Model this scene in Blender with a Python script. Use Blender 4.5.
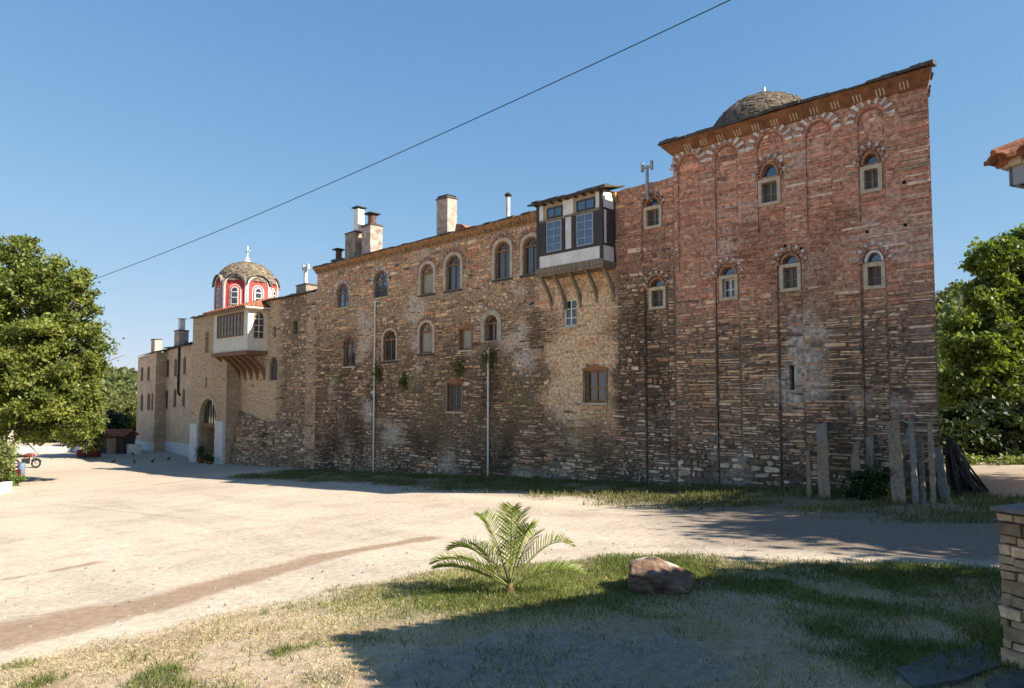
import bpy, math, random
import numpy as np
from math import sin, cos, tan, pi, radians, sqrt, atan2
from mathutils import Vector, noise
from mathutils.geometry import tessellate_polygon
S = bpy.context.scene
random.seed(7); RNG = np.random.default_rng(7)
for o in list(bpy.data.objects): bpy.data.objects.remove(o)

# ------------------------------------------------------------------ camera, sky, sun, exposure
EYE = 2.6; PITCH = radians(3.2); FPX = 683.0
cam = bpy.data.cameras.new('camera'); cam.lens = 24.01; cam.sensor_width = 36
cam.shift_y = 12.8/1024; cam.clip_start = .05; cam.clip_end = 5000
camo = bpy.data.objects.new('camera', cam); S.collection.objects.link(camo)
camo.location = (0, 0, EYE); camo.rotation_euler = (radians(90)+PITCH, 0, 0); S.camera = camo
SUN_EL = 36.0; SUN_AZ = 114.0            # degrees above the horizon / clockwise from +Y
w = bpy.data.worlds.new('World'); S.world = w; w.use_nodes = True
nt = w.node_tree; sky = nt.nodes.new('ShaderNodeTexSky'); sky.sky_type = 'NISHITA'; sky.sun_disc = False
sky.sun_elevation = radians(SUN_EL); sky.sun_rotation = radians(SUN_AZ); sky.altitude = 1200
sky.air_density = 1.0; sky.dust_density = .15; sky.ozone_density = 2.2
_v1 = nt.nodes.new('ShaderNodeVectorMath'); _v1.operation = 'MULTIPLY_ADD'; _v1.inputs[1].default_value = (.17, .32, .46); _v1.inputs[2].default_value = (1, 1, 1)
_v2 = nt.nodes.new('ShaderNodeVectorMath'); _v2.operation = 'DIVIDE'
nt.links.new(sky.outputs[0], _v1.inputs[0]); nt.links.new(sky.outputs[0], _v2.inputs[0]); nt.links.new(_v1.outputs[0], _v2.inputs[1])
_v3 = nt.nodes.new('ShaderNodeVectorMath'); _v3.operation = 'MULTIPLY'; _v3.inputs[1].default_value = (.82, 1.33, 2.08); nt.links.new(_v2.outputs[0], _v3.inputs[0])
nt.links.new(_v3.outputs[0], nt.nodes['Background'].inputs[0]); nt.nodes['Background'].inputs[1].default_value = .108
sl = bpy.data.lights.new('sun', 'SUN'); sl.energy = 5.0; sl.angle = radians(.53); sl.color = (1, .91, .78)
so = bpy.data.objects.new('sun', sl); S.collection.objects.link(so)
_d = Vector((sin(radians(SUN_AZ))*cos(radians(SUN_EL)), cos(radians(SUN_AZ))*cos(radians(SUN_EL)), sin(radians(SUN_EL))))
so.rotation_euler = (-_d).to_track_quat('-Z', 'Y').to_euler(); so.location = (30, -15, 40)
vs = S.view_settings; vs.view_transform = 'Standard'; vs.look = 'None'; vs.exposure = 1.2; vs.gamma = 1
vs.use_curve_mapping = False

# ------------------------------------------------------------------ survey: facade frame (t along wall, o out of it, z up)
K = np.array([11.544, 18.51, 0.0]); U = np.array([-.7162, .6979, 0]); N = np.array([-.6979, -.7162, 0])
ROT = atan2(U[1], U[0])
CY = 395-FPX*tan(PITCH); CAM = np.array([0, 0, EYE])
def ray(x, y):
    a = (x-512)/FPX; b = (CY-y)/FPX
    return np.array([a, cos(PITCH)-b*sin(PITCH), sin(PITCH)+b*cos(PITCH)])
def at(x, y, Y):
    r = ray(x, y); return CAM+r*(Y/r[1])
def on(x, y, o=0):                          # survey of the facade plane: (t, z)
    r = ray(x, y); s = ((K+N*o-CAM)@N)/(r@N); P = CAM+r*s
    return float((P-K)@U), float(P[2])
_gt = [-60, -3, 0, 2, 4.4, 7.2, 9.6, 13.4, 18, 24, 32.7, 38, 45, 52, 58, 62, 66, 90]
_gz = [.1, .02, 0, -.16, -.32, -.52, -.66, -.85, -1.1, -1.43, -1.92, -2.2, -2.42, -2.68, -2.4, -2.3, -2.4, -2.5]
def gt(t):                                   # ground height along the wall, smoothed
    t = np.asarray(t, float)
    return (np.interp(t-1.2, _gt, _gz)+2*np.interp(t, _gt, _gz)+np.interp(t+1.2, _gt, _gz))/4
def gz(x, y):
    return float(gt((x-K[0])*U[0]+(y-K[1])*U[1]))
def gp(x, y):                                # point of the ground seen at a photo pixel
    z = 0.
    r = ray(x, y)
    for _ in range(30):
        P = CAM+r*((z-EYE)/r[2]); z = .5*z+.5*gz(P[0], P[1])
    P = CAM+r*((z-EYE)/r[2]); return P
def W(t, o, z): return K+U*t+N*o+np.array([0, 0, z])
def nz(x, y, z=0.): return noise.noise(Vector((x, y, z)))
def ss(a, b, x):
    x = min(1, max(0, (x-a)/(b-a))); return x*x*(3-2*x)

# ------------------------------------------------------------------ materials
def mat(name, col, rough=.85, var=.18, scale=3., bump=.0, bscale=20., attr=False, spec=.3, metal=0., col2=None, detail=5, stretch=None):
    m = bpy.data.materials.new(name); m.use_nodes = True; t = m.node_tree; L = t.links.new
    b = t.nodes['Principled BSDF']; b.inputs['Roughness'].default_value = rough
    b.inputs['Specular IOR Level'].default_value = spec; b.inputs['Metallic'].default_value = metal
    tc = t.nodes.new('ShaderNodeTexCoord'); vec = tc.outputs['Object']
    if stretch:
        mp = t.nodes.new('ShaderNodeMapping'); mp.inputs['Scale'].default_value = stretch; L(vec, mp.inputs[0]); vec = mp.outputs[0]
    n = t.nodes.new('ShaderNodeTexNoise'); n.inputs['Scale'].default_value = scale; n.inputs['Detail'].default_value = detail
    n.inputs['Roughness'].default_value = .65
    L(vec, n.inputs['Vector'])
    r = t.nodes.new('ShaderNodeMapRange'); L(n.outputs['Fac'], r.inputs[0])
    r.inputs[1].default_value = .3; r.inputs[2].default_value = .7
    mx = t.nodes.new('ShaderNodeMix'); mx.data_type = 'RGBA'
    if attr:
        a = t.nodes.new('ShaderNodeAttribute'); a.attribute_name = 'Col'
        r.inputs[3].default_value = 1-var; r.inputs[4].default_value = 1+var
        mx.blend_type = 'MULTIPLY'; mx.inputs[0].default_value = 1
        L(a.outputs['Color'], mx.inputs[6]); L(r.outputs[0], mx.inputs[7])
    else:
        r.inputs[3].default_value = 0; r.inputs[4].default_value = 1
        c2 = col2 or tuple(c*(1-var*2) for c in col)
        mx.inputs[6].default_value = (*[min(1, c*(1+var*.5)) for c in col], 1); mx.inputs[7].default_value = (*c2, 1)
        L(r.outputs[0], mx.inputs[0])
    L(mx.outputs[2], b.inputs['Base Color'])
    if bump:
        n2 = t.nodes.new('ShaderNodeTexNoise'); n2.inputs['Scale'].default_value = bscale; n2.inputs['Detail'].default_value = 6
        L(vec, n2.inputs['Vector'])
        bp = t.nodes.new('ShaderNodeBump'); bp.inputs['Strength'].default_value = bump; bp.inputs['Distance'].default_value = .05
        L(n2.outputs['Fac'], bp.inputs['Height']); L(bp.outputs[0], b.inputs['Normal'])
    return m
def leafmat(name, var=.2, trans=.35):
    m = bpy.data.materials.new(name); m.use_nodes = True; t = m.node_tree; L = t.links.new
    out = t.nodes['Material Output']; b = t.nodes['Principled BSDF']
    b.inputs['Roughness'].default_value = .5; b.inputs['Specular IOR Level'].default_value = .35
    a = t.nodes.new('ShaderNodeAttribute'); a.attribute_name = 'Col'
    tc = t.nodes.new('ShaderNodeTexCoord'); n = t.nodes.new('ShaderNodeTexNoise'); n.inputs['Scale'].default_value = 1.2
    L(tc.outputs['Object'], n.inputs['Vector'])
    r = t.nodes.new('ShaderNodeMapRange'); L(n.outputs['Fac'], r.inputs[0]); r.inputs[1].default_value = .3; r.inputs[2].default_value = .7
    r.inputs[3].default_value = 1-var; r.inputs[4].default_value = 1+var
    mx = t.nodes.new('ShaderNodeMix'); mx.data_type = 'RGBA'; mx.blend_type = 'MULTIPLY'; mx.inputs[0].default_value = 1
    L(a.outputs['Color'], mx.inputs[6]); L(r.outputs[0], mx.inputs[7]); L(mx.outputs[2], b.inputs['Base Color'])
    tr = t.nodes.new('ShaderNodeBsdfTranslucent'); g = t.nodes.new('ShaderNodeMix'); g.data_type = 'RGBA'; g.blend_type = 'MULTIPLY'; g.inputs[0].default_value = 1
    L(mx.outputs[2], g.inputs[6]); g.inputs[7].default_value = (1.5, 1.6, .6, 1); L(g.outputs[2], tr.inputs['Color'])
    ms = t.nodes.new('ShaderNodeMixShader'); ms.inputs[0].default_value = trans
    L(b.outputs[0], ms.inputs[1]); L(tr.outputs[0], ms.inputs[2]); L(ms.outputs[0], out.inputs['Surface'])
    return m
def rubblemat(name, c1, c2, cm, rw=.42, rh=.13, zmix=None):
    m = bpy.data.materials.new(name); m.use_nodes = True; t = m.node_tree; L = t.links.new
    b = t.nodes['Principled BSDF']; b.inputs['Roughness'].default_value = .92; b.inputs['Specular IOR Level'].default_value = .2
    tc = t.nodes.new('ShaderNodeTexCoord'); sp = t.nodes.new('ShaderNodeSeparateXYZ'); L(tc.outputs['Object'], sp.inputs[0])
    ad = t.nodes.new('ShaderNodeMath'); L(sp.outputs[0], ad.inputs[0]); L(sp.outputs[1], ad.inputs[1])
    n0 = t.nodes.new('ShaderNodeTexNoise'); n0.inputs['Scale'].default_value = 2.2; n0.inputs['Detail'].default_value = 3; L(tc.outputs['Object'], n0.inputs['Vector'])
    m1 = t.nodes.new('ShaderNodeMath'); m1.operation = 'MULTIPLY_ADD'; L(n0.outputs['Fac'], m1.inputs[0]); m1.inputs[1].default_value = .22; L(sp.outputs[2], m1.inputs[2])
    cb = t.nodes.new('ShaderNodeCombineXYZ'); L(ad.outputs[0], cb.inputs[0]); L(m1.outputs[0], cb.inputs[1])
    br = t.nodes.new('ShaderNodeTexBrick'); L(cb.outputs[0], br.inputs['Vector']); br.inputs['Scale'].default_value = 1
    br.inputs['Brick Width'].default_value = rw; br.inputs['Row Height'].default_value = rh; br.inputs['Mortar Size'].default_value = .014
    br.inputs['Mortar Smooth'].default_value = .4; br.inputs['Bias'].default_value = 0
    br.inputs['Color1'].default_value = (*c1, 1); br.inputs['Color2'].default_value = (*c2, 1); br.inputs['Mortar'].default_value = (*cm, 1)
    n = t.nodes.new('ShaderNodeTexNoise'); n.inputs['Scale'].default_value = 1.1; n.inputs['Detail'].default_value = 8; n.inputs['Roughness'].default_value = .7
    L(tc.outputs['Object'], n.inputs['Vector'])
    r = t.nodes.new('ShaderNodeMapRange'); L(n.outputs['Fac'], r.inputs[0]); r.inputs[1].default_value = .3; r.inputs[2].default_value = .7
    r.inputs[3].default_value = .78; r.inputs[4].default_value = 1.4
    mx = t.nodes.new('ShaderNodeMix'); mx.data_type = 'RGBA'; mx.blend_type = 'MULTIPLY'; mx.inputs[0].default_value = 1
    L(br.outputs['Color'], mx.inputs[6]); L(r.outputs[0], mx.inputs[7]); L(mx.outputs[2], b.inputs['Base Color'])
    bp = t.nodes.new('ShaderNodeBump'); bp.inputs['Strength'].default_value = .7; bp.inputs['Distance'].default_value = .04; bp.invert = True
    L(br.outputs['Fac'], bp.inputs['Height']); L(bp.outputs[0], b.inputs['Normal'])
    return m
def glassmat(name, col, rough=.06, ior=1.9):
    m = mat(name, col, rough, .15, 1.5, .02, 3., spec=.5); m.node_tree.nodes['Principled BSDF'].inputs['IOR'].default_value = ior
    return m
M = dict(
 stone=mat('rubble_stone', (1, 1, 1), .9, .42, 5, .5, 26, attr=True, spec=.2),
 mortar=mat('lime_mortar', (1, 1, 1), .95, .72, 8, .6, 18, attr=True, spec=.1),
 rubble=rubblemat('rubble_masonry', (.56, .40, .26), (.40, .29, .195), (.30, .215, .145)),
 wing=rubblemat('wing_masonry', (.62, .455, .305), (.52, .375, .25), (.55, .41, .275), .34, .12),
 slate=mat('roof_slate', (.11, .095, .085), .8, .3, 5, .5, 14),
 slated=mat('dome_slate', (1, 1, 1), .85, .25, 6, .5, 20, attr=True),
 cornice=mat('ochre_cornice_plaster', (.29, .13, .06), .9, .3, 3, .3, 20),
 cornice2=mat('brick_cornice', (.40, .22, .10), .9, .3, 5, .4, 20),
 cream=mat('cream_plaster', (.82, .75, .62), .85, .1, 3, .15, 20),
 white=mat('whitewash', (.74, .71, .66), .85, .12, 2.5, .2, 15),
 sand=mat('sandstone_surround', (.60, .48, .33), .9, .18, 4, .3, 25),
 archivolt=mat('plaster_archivolt', (.60, .47, .34), .9, .2, 4, .3, 22),
 wood=mat('brown_window_wood', (.27, .145, .075), .7, .2, 6, .1, 30),
 orange=mat('orange_window_wood', (.38, .16, .055), .65, .2, 6, .1, 30),
 oldwood=mat('weathered_wood', (.28, .21, .145), .85, .3, 3, .12, 5, stretch=(4, 4, .3)),
 darkwood=mat('dark_stained_wood', (.075, .066, .062), .75, .25, 4, .2, 30, stretch=(6, 6, .8)),
 greywood=mat('grey_bleached_board', (.31, .245, .18), .85, .25, 3, .12, 5, stretch=(5, 5, .3)),
 plankwood=mat('rough_plank_wood', (.37, .245, .15), .85, .3, 3, .12, 5, stretch=(5, 5, .3)),
 panel=mat('peeling_white_paint', (.78, .75, .70), .75, .16, 2.2, .15, 18, detail=8, col2=(.58, .53, .46)),
 beige=mat('beige_timber', (.50, .37, .23), .8, .2, 4, .2, 20),
 glass=glassmat('dark_window_glass', (.035, .038, .042)),
 glassb=glassmat('sky_reflection_glass', (.035, .07, .13), .05, 2.1),  # sky reflection painted in as a blue base colour
 curtain=glassmat('curtained_glass', (.36, .32, .23), .25, 1.3),
 shutter=mat('grey_board_shutter', (.105, .10, .095), .7, .2, 6, .15, 30),
 redp=mat('red_plaster', (.56, .075, .07), .8, .12, 3, .1, 20),
 terracotta=mat('terracotta_tile', (.42, .16, .085), .85, .3, 6, .3, 20),
 render_grey=mat('soot_stained_render', (.36, .29, .23), .9, .35, 2.5, .3, 14, col2=(.15, .11, .085)),
 flue=mat('painted_flue_metal', (.55, .54, .52), .5, .15, 4, spec=.4),
 rust=mat('rusty_flue_metal', (.15, .085, .06), .8, .3, 8),
 soot=mat('sooted_metal_and_dark', (.03, .03, .03), .7, .2, 5),  # also the black backing of slits and holes, standing for their dark inside
 iron=mat('grey_galvanised_pipe', (.36, .37, .37), .5, .2, 4, spec=.5),
 ironl=mat('black_wrought_iron', (.03, .03, .03), .6, .2, 8),
 cross=mat('pale_cross_marble', (.7, .69, .67), .6, .1, 5),
 bark=mat('rough_bark', (.13, .10, .075), .95, .3, 6, .8, 14, stretch=(1, 1, .3)),
 leaf=leafmat('broad_leaf'), leafd=leafmat('dark_leaf', .2, .2), grass=leafmat('grass_blade', .15, .3),
 fascia=mat('grey_blue_fascia_paint', (.30, .33, .36), .8, .12, 3),
 soffit=mat('dark_soffit_board', (.06, .045, .035), .85, .25, 5, .2, 20),
 rock=mat('boulder_rock', (1, 1, 1), .85, .5, 9, 1.0, 14, attr=True, spec=.3),
 slab=mat('slate_slab', (.115, .115, .115), .75, .25, 2.5, .4, 12),
 metalsheet=mat('blue_grey_slate', (.21, .25, .29), .55, .15, 3, .1, 10, spec=.4),
 cable=mat('black_cable_rubber', (.03, .03, .035), .7, .1, 5),
 redpaint=mat('red_gloss_paint', (.55, .05, .05), .45, .12, 5, spec=.5),
 rubber=mat('black_tyre_rubber', (.025, .025, .025), .8, .1, 5),
 chrome=mat('chromed_metal', (.6, .6, .6), .25, .05, 5, metal=1.),
 bluep=mat('blue_grey_plastic', (.16, .21, .30), .5, .1, 5),
 feather=mat('dark_feather', (.035, .035, .04), .7, .2, 20),
)

M.update(
 capslab=mat('grey_brown_cap_slate', (.27, .24, .21), .85, .3, 4, .3, 12),
 redarch=mat('red_brick_arch', (.36, .155, .10), .9, .2, 6, .3, 25),
 brickarch=mat('brick_arch_trim', (.42, .21, .11), .9, .2, 6, .3, 25),
 fanglass=glassmat('reflective_fanlight_glass', (.05, .06, .03), .06, 3.2),
 curtain_dark=glassmat('grey_blind_behind_glass', (.085, .08, .072), .25, 1.5),
 winblue=mat('grey_blue_sash_paint', (.34, .38, .42), .7, .12, 4),
 render_white=mat('dirty_limewash_render', (.52, .43, .36), .9, .2, 3, .3, 12, col2=(.20, .13, .10)),  # limewash with dark dirty blotches spread by noise
 cream_old=mat('weathered_cream_plaster', (.50, .42, .29), .9, .2, 3, .2, 18),
 gatewood=mat('brown_gate_boards', (.40, .26, .155), .75, .25, 2.5, .2, 20, stretch=(6, 1, .6)),
 glass_brown=glassmat('amber_brown_glass', (.13, .095, .06), .15, 1.6),
 render_pink=mat('pink_limewash', (.56, .42, .34), .9, .15, 3, .2, 12),
 palmbase=mat('palm_base_fibre', (.22, .14, .06), .9, .3, 12, .4, 30),
 reddark=mat('dark_red_paint', (.20, .035, .03), .6, .2, 4),
 palmrib=mat('palm_rib', (.20, .20, .06), .6, .15, 5),
 polewood=mat('dark_pole_wood', (.075, .06, .048), .9, .3, 5, .4, 25),
)
# ------------------------------------------------------------------ mesh builder
class MB:
    def __init__(s): s.v = []; s.f = []; s.m = []; s.c = []; s.mats = []; s.smooth = False
    def mi(s, name):
        if name not in s.mats: s.mats.append(name)
        return s.mats.index(name)
    def add(s, vs, fs, mt, col=(1, 1, 1)):
        n = len(s.v); s.v.extend(vs); k = s.mi(mt)
        for f in fs: s.f.append([i+n for i in f]); s.m.append(k); s.c.append(col)
    def box(s, a, b, c, d, e, f, mt, col=(1, 1, 1), j=0.):
        vs = [(x, y, z) for x in (a, b) for y in (c, d) for z in (e, f)]
        if j: vs = [tuple(q+random.uniform(-j, j) for q in p) for p in vs]
        s.add(vs, [(0, 1, 3, 2), (4, 6, 7, 5), (0, 4, 5, 1), (2, 3, 7, 6), (0, 2, 6, 4), (1, 5, 7, 3)], mt, col)
    def prism(s, poly, o0, o1, mt, col=(1, 1, 1), ax='o'):   # poly in (t,z) extruded along o ; ax 't': poly in (o,z) along t ; 'z': (t,o) along z
        n = len(poly)
        P = (lambda a, b, k: (a, k, b)) if ax == 'o' else ((lambda a, b, k: (k, a, b)) if ax == 't' else (lambda a, b, k: (a, b, k)))
        vs = [P(a, b, o0) for a, b in poly]+[P(a, b, o1) for a, b in poly]
        tri = tessellate_polygon([[Vector((a, b, 0)) for a, b in poly]])
        fs = [tuple(t) for t in tri]+[tuple(i+n for i in t) for t in tri]+[(i, (i+1) % n, (i+1) % n+n, i+n) for i in range(n)]
        s.add(vs, fs, mt, col)
    def ring(s, out, inn, o0, o1, mt, col=(1, 1, 1), close=True):         # frame between two polys with equal counts, o0 back, o1 front
        n = len(out)
        vs = [(a, o, b) for o in (o1, o0) for P in (out, inn) for a, b in P]
        fs = [] if close else [(0, n, 3*n, 2*n), (n-1, 2*n-1, 4*n-1, 3*n-1)]
        for i in range(n if close else n-1):
            k = (i+1) % n
            fs += [(i, k, k+n, i+n), (n+i, n+k, 3*n+k, 3*n+i), (i, i+2*n, k+2*n, k), (2*n+i, 3*n+i, 3*n+k, 2*n+k)]
        s.add(vs, fs, mt, col)
    def tube(s, pts, r, mt, n=8, col=(1, 1, 1), cap=True):
        pts = [Vector(p) for p in pts]; rr = r if hasattr(r, '__len__') else [r]*len(pts)
        vs = []; up = None
        for i, p in enumerate(pts):
            d = (pts[min(i+1, len(pts)-1)]-pts[max(i-1, 0)]).normalized()
            if up is None: up = d.orthogonal().normalized()
            up = (up-d*up.dot(d)).normalized(); q = d.cross(up)
            for k in range(n):
                a = 2*pi*k/n; vs.append(tuple(p+(up*cos(a)+q*sin(a))*rr[i]))
        fs = [(i*n+k, i*n+(k+1) % n, (i+1)*n+(k+1) % n, (i+1)*n+k) for i in range(len(pts)-1) for k in range(n)]
        if cap: fs += [tuple(range(n)), tuple(range((len(pts)-1)*n, len(pts)*n))]
        s.add(vs, fs, mt, col)
    def lathe(s, prof, c, mt, n=24, col=(1, 1, 1), a0=0):
        vs = [(c[0]+r*cos(2*pi*k/n+a0), c[1]+r*sin(2*pi*k/n+a0), c[2]+z) for r, z in prof for k in range(n)]
        fs = [(i*n+k, i*n+(k+1) % n, (i+1)*n+(k+1) % n, (i+1)*n+k) for i in range(len(prof)-1) for k in range(n)]
        fs += [tuple(range(n)), tuple(range((len(prof)-1)*n, len(prof)*n))]
        s.add(vs, fs, mt, col)
    def build(s, name, parent=None, org=(0, 0, 0), smooth=False, label=None):
        me = bpy.data.meshes.new(name)
        vs = np.array(s.v, dtype=float)-np.array(org)
        me.from_pydata(vs.tolist(), [], s.f)
        for k in s.mats: me.materials.append(M[k])
        me.polygons.foreach_set('material_index', s.m)
        if any(k in ATTR for k in s.mats):
            at_ = me.attributes.new('Col', 'FLOAT_COLOR', 'CORNER'); data = []
            for f, c in zip(s.f, s.c):
                if isinstance(c[0], tuple):
                    for k in c: data += [*k, 1.]
                else: data += [c[0], c[1], c[2], 1.]*len(f)
            at_.data.foreach_set('color', data)
        if smooth: me.polygons.foreach_set('use_smooth', [True]*len(s.f))
        me.update()
        import bmesh
        if len(s.f) < 30000:
            bm = bmesh.new(); bm.from_mesh(me); bmesh.ops.recalc_face_normals(bm, faces=bm.faces); bm.to_mesh(me); bm.free()
        o = bpy.data.objects.new(name, me); S.collection.objects.link(o)
        if parent is not None: o.parent = parent
        if label: o['label'] = label
        return o
ATTR = {'stone', 'mortar', 'slated', 'leaf', 'leafd', 'grass', 'rock'}
def quads(name, V, C, mt, parent=None, org=(0, 0, 0), nv=4):      # numpy soup of leaf faces: V (n,nv,3), C (n,3)
    n = len(V); me = bpy.data.meshes.new(name)
    me.vertices.add(n*nv); me.vertices.foreach_set('co', (V.reshape(-1, 3)-np.array(org)).astype(np.float32).ravel())
    me.loops.add(n*nv); me.loops.foreach_set('vertex_index', np.arange(n*nv, dtype=np.int32))
    me.polygons.add(n); me.polygons.foreach_set('loop_start', np.arange(0, n*nv, nv, dtype=np.int32))
    try: me.polygons.foreach_set('loop_total', np.full(n, nv, dtype=np.int32))
    except Exception: pass
    me.update(calc_edges=True)
    a = me.attributes.new('Col', 'FLOAT_COLOR', 'CORNER')
    cc = np.ones((n, nv, 4), np.float32); cc[:, :, :3] = C[:, None, :]; a.data.foreach_set('color', cc.ravel())
    me.materials.append(M[mt]); me.validate()
    o = bpy.data.objects.new(name, me); S.collection.objects.link(o)
    if parent is not None: o.parent = parent
    return o
def tag(o, label, cat, group=None):
    o['label'] = label; o['category'] = cat
    if group: o['group'] = group
    return o
def thing(name, label, cat, loc, rz=0., group=None):
    o = bpy.data.objects.new(name, None); S.collection.objects.link(o); o.empty_display_size = .3
    o.location = tuple(float(q) for q in loc); o.rotation_euler = (0, 0, rz); return tag(o, label, cat, group)
def struct(o, kind='structure'): o['kind'] = kind; return o
def fac(name, label, cat, t, o, z, group=None):       # a thing that stands in the facade frame; its parts use (t,o,z) minus this origin
    e = thing(name, label, cat, W(t, o, z), ROT, group); return e, (t, o, z)

# ------------------------------------------------------------------ setting: hills, ground
def gridmesh(name, xs, ys, zf, colf, m):
    X, Y = np.meshgrid(xs, ys); nx, ny = len(xs), len(ys)
    Z = zf(X, Y); V = np.stack([X, Y, Z], -1).reshape(-1, 3)
    i = np.arange(nx*ny).reshape(ny, nx)
    F = np.stack([i[:-1, :-1], i[:-1, 1:], i[1:, 1:], i[1:, :-1]], -1).reshape(-1, 4)
    me = bpy.data.meshes.new(name); me.from_pydata(V.tolist(), [], F.tolist())
    C = colf(X, Y).reshape(-1, 3); cc = np.ones((len(V), 4), np.float32); cc[:, :3] = C
    a = me.attributes.new('Col', 'FLOAT_COLOR', 'POINT'); a.data.foreach_set('color', cc.ravel())
    me.materials.append(m); me.polygons.foreach_set('use_smooth', [True]*len(F))
    o = bpy.data.objects.new(name, me); S.collection.objects.link(o); return o
_R = RNG.random((64, 64, 6))
def vn(X, Y, k=0):                                # value noise on arrays
    X = np.asarray(X, float)+100; Y = np.asarray(Y, float)+100; i = np.floor(X).astype(int); j = np.floor(Y).astype(int); f = X-i; g = Y-j
    f = f*f*(3-2*f); g = g*g*(3-2*g); R = _R[:, :, k]; q = lambda a, b: R[a % 64, b % 64]
    return (q(i, j)*(1-f)+q(i+1, j)*f)*(1-g)+(q(i, j+1)*(1-f)+q(i+1, j+1)*f)*g
def fbm(X, Y, s, k=0):
    X = np.asarray(X, float); Y = np.asarray(Y, float); return (vn(X*s, Y*s, k)+.5*vn(X*s*2.1+7, Y*s*2.1+3, (k+1) % 6)+.25*vn(X*s*4.3+1, Y*s*4.3+9, (k+2) % 6))/1.75
def sst(a, b, x): x = np.clip((x-a)/(b-a), 0, 1); return x*x*(3-2*x)
EDGE = np.array([gp(*p)[:2] for p in [(-60, 676), (0, 662), (100, 640), (170, 625), (250, 605), (340, 588), (420, 570), (480, 562), (560, 562), (630, 558), (700, 553), (850, 560), (990, 568), (1100, 572)]])
EDGE = EDGE[np.argsort(EDGE[:, 0])]
def edge_y(X): return np.interp(X, EDGE[:, 0], EDGE[:, 1])
TRACKS = [([gp(*p) for p in [(-80, 648), (0, 637), (90, 617), (170, 601), (240, 580), (330, 556), (430, 538)]], 1.05), ([gp(*p) for p in [(-60, 592), (0, 581), (60, 570), (95, 563)]], .30)]
def segdist(X, Y, pts):
    D = np.full(np.shape(X), 1e9)
    for a, b in zip(pts[:-1], pts[1:]):
        ax, ay = a[:2]; bx, by = b[:2]; L = (bx-ax)**2+(by-ay)**2
        h = np.clip(((X-ax)*(bx-ax)+(Y-ay)*(by-ay))/L, 0, 1)
        D = np.minimum(D, np.hypot(X-ax-h*(bx-ax), Y-ay-h*(by-ay)))
    return D
def tof(X, Y): return (X-K[0])*U[0]+(Y-K[1])*U[1], (X-K[0])*N[0]+(Y-K[1])*N[1]
GP = [gp(560, 640), gp(470, 650), gp(640, 625)]
def cover(X, Y):                                   # (green, dry, gravel, foot) cover of the ground
    T, O = tof(X, Y); n1 = fbm(X, Y, .55, 0); n2 = fbm(X, Y, 1.7, 1)
    d = edge_y(X)-Y+(n1-.5)*1.6
    fg = sst(-.1, .7, d)
    right = sst(1.4, 2.6, X+(n1-.5)*1.2)
    palm = np.exp(-(((X-.1)/1.7)**2+((Y-9.6)/.85)**2))
    grav = sst(.0, .3, .75-np.hypot((X-.55)/3.1, (Y-6.9)/1.75)+(n2-.5)*.7+(n1-.5)*.6)*sst(9.6, 8.6, Y)
    green = fg*np.clip(right*sst(.40, .60, n1+.15*(n2-.3))*sst(5.4, 7.4, Y)*1.1+palm*1.3+.7*sst(.53, .68, n1*.45+n2*.55)+.35*sst(1.2, .1, np.abs(d-.9))*sst(-3.5, 0, X), 0, 1)*(1-.85*grav)
    dry = fg*np.clip(.55+.6*n2-.25*right, 0, 1)*(1-.8*grav)
    foot = sst(-1.5, .5, T)*sst(35, 33, T)*sst(5.4, 3.4, O+(n1-.5)*2.4)*sst(-.5, .1, O)
    foot = np.maximum(foot, .75*sst(-4, -1, T)*sst(8.5, 6.5, T)*sst(6.0, 4.6, O+(n1-.5)*2.)*sst(-.5, .1, O))
    foot = np.maximum(foot, .45*sst(51, 53, T)*sst(62, 59, T)*sst(4.5, 2.5, O+(n1-.5)*2)*sst(-1, 0, O))
    return green, dry, grav, foot
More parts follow.
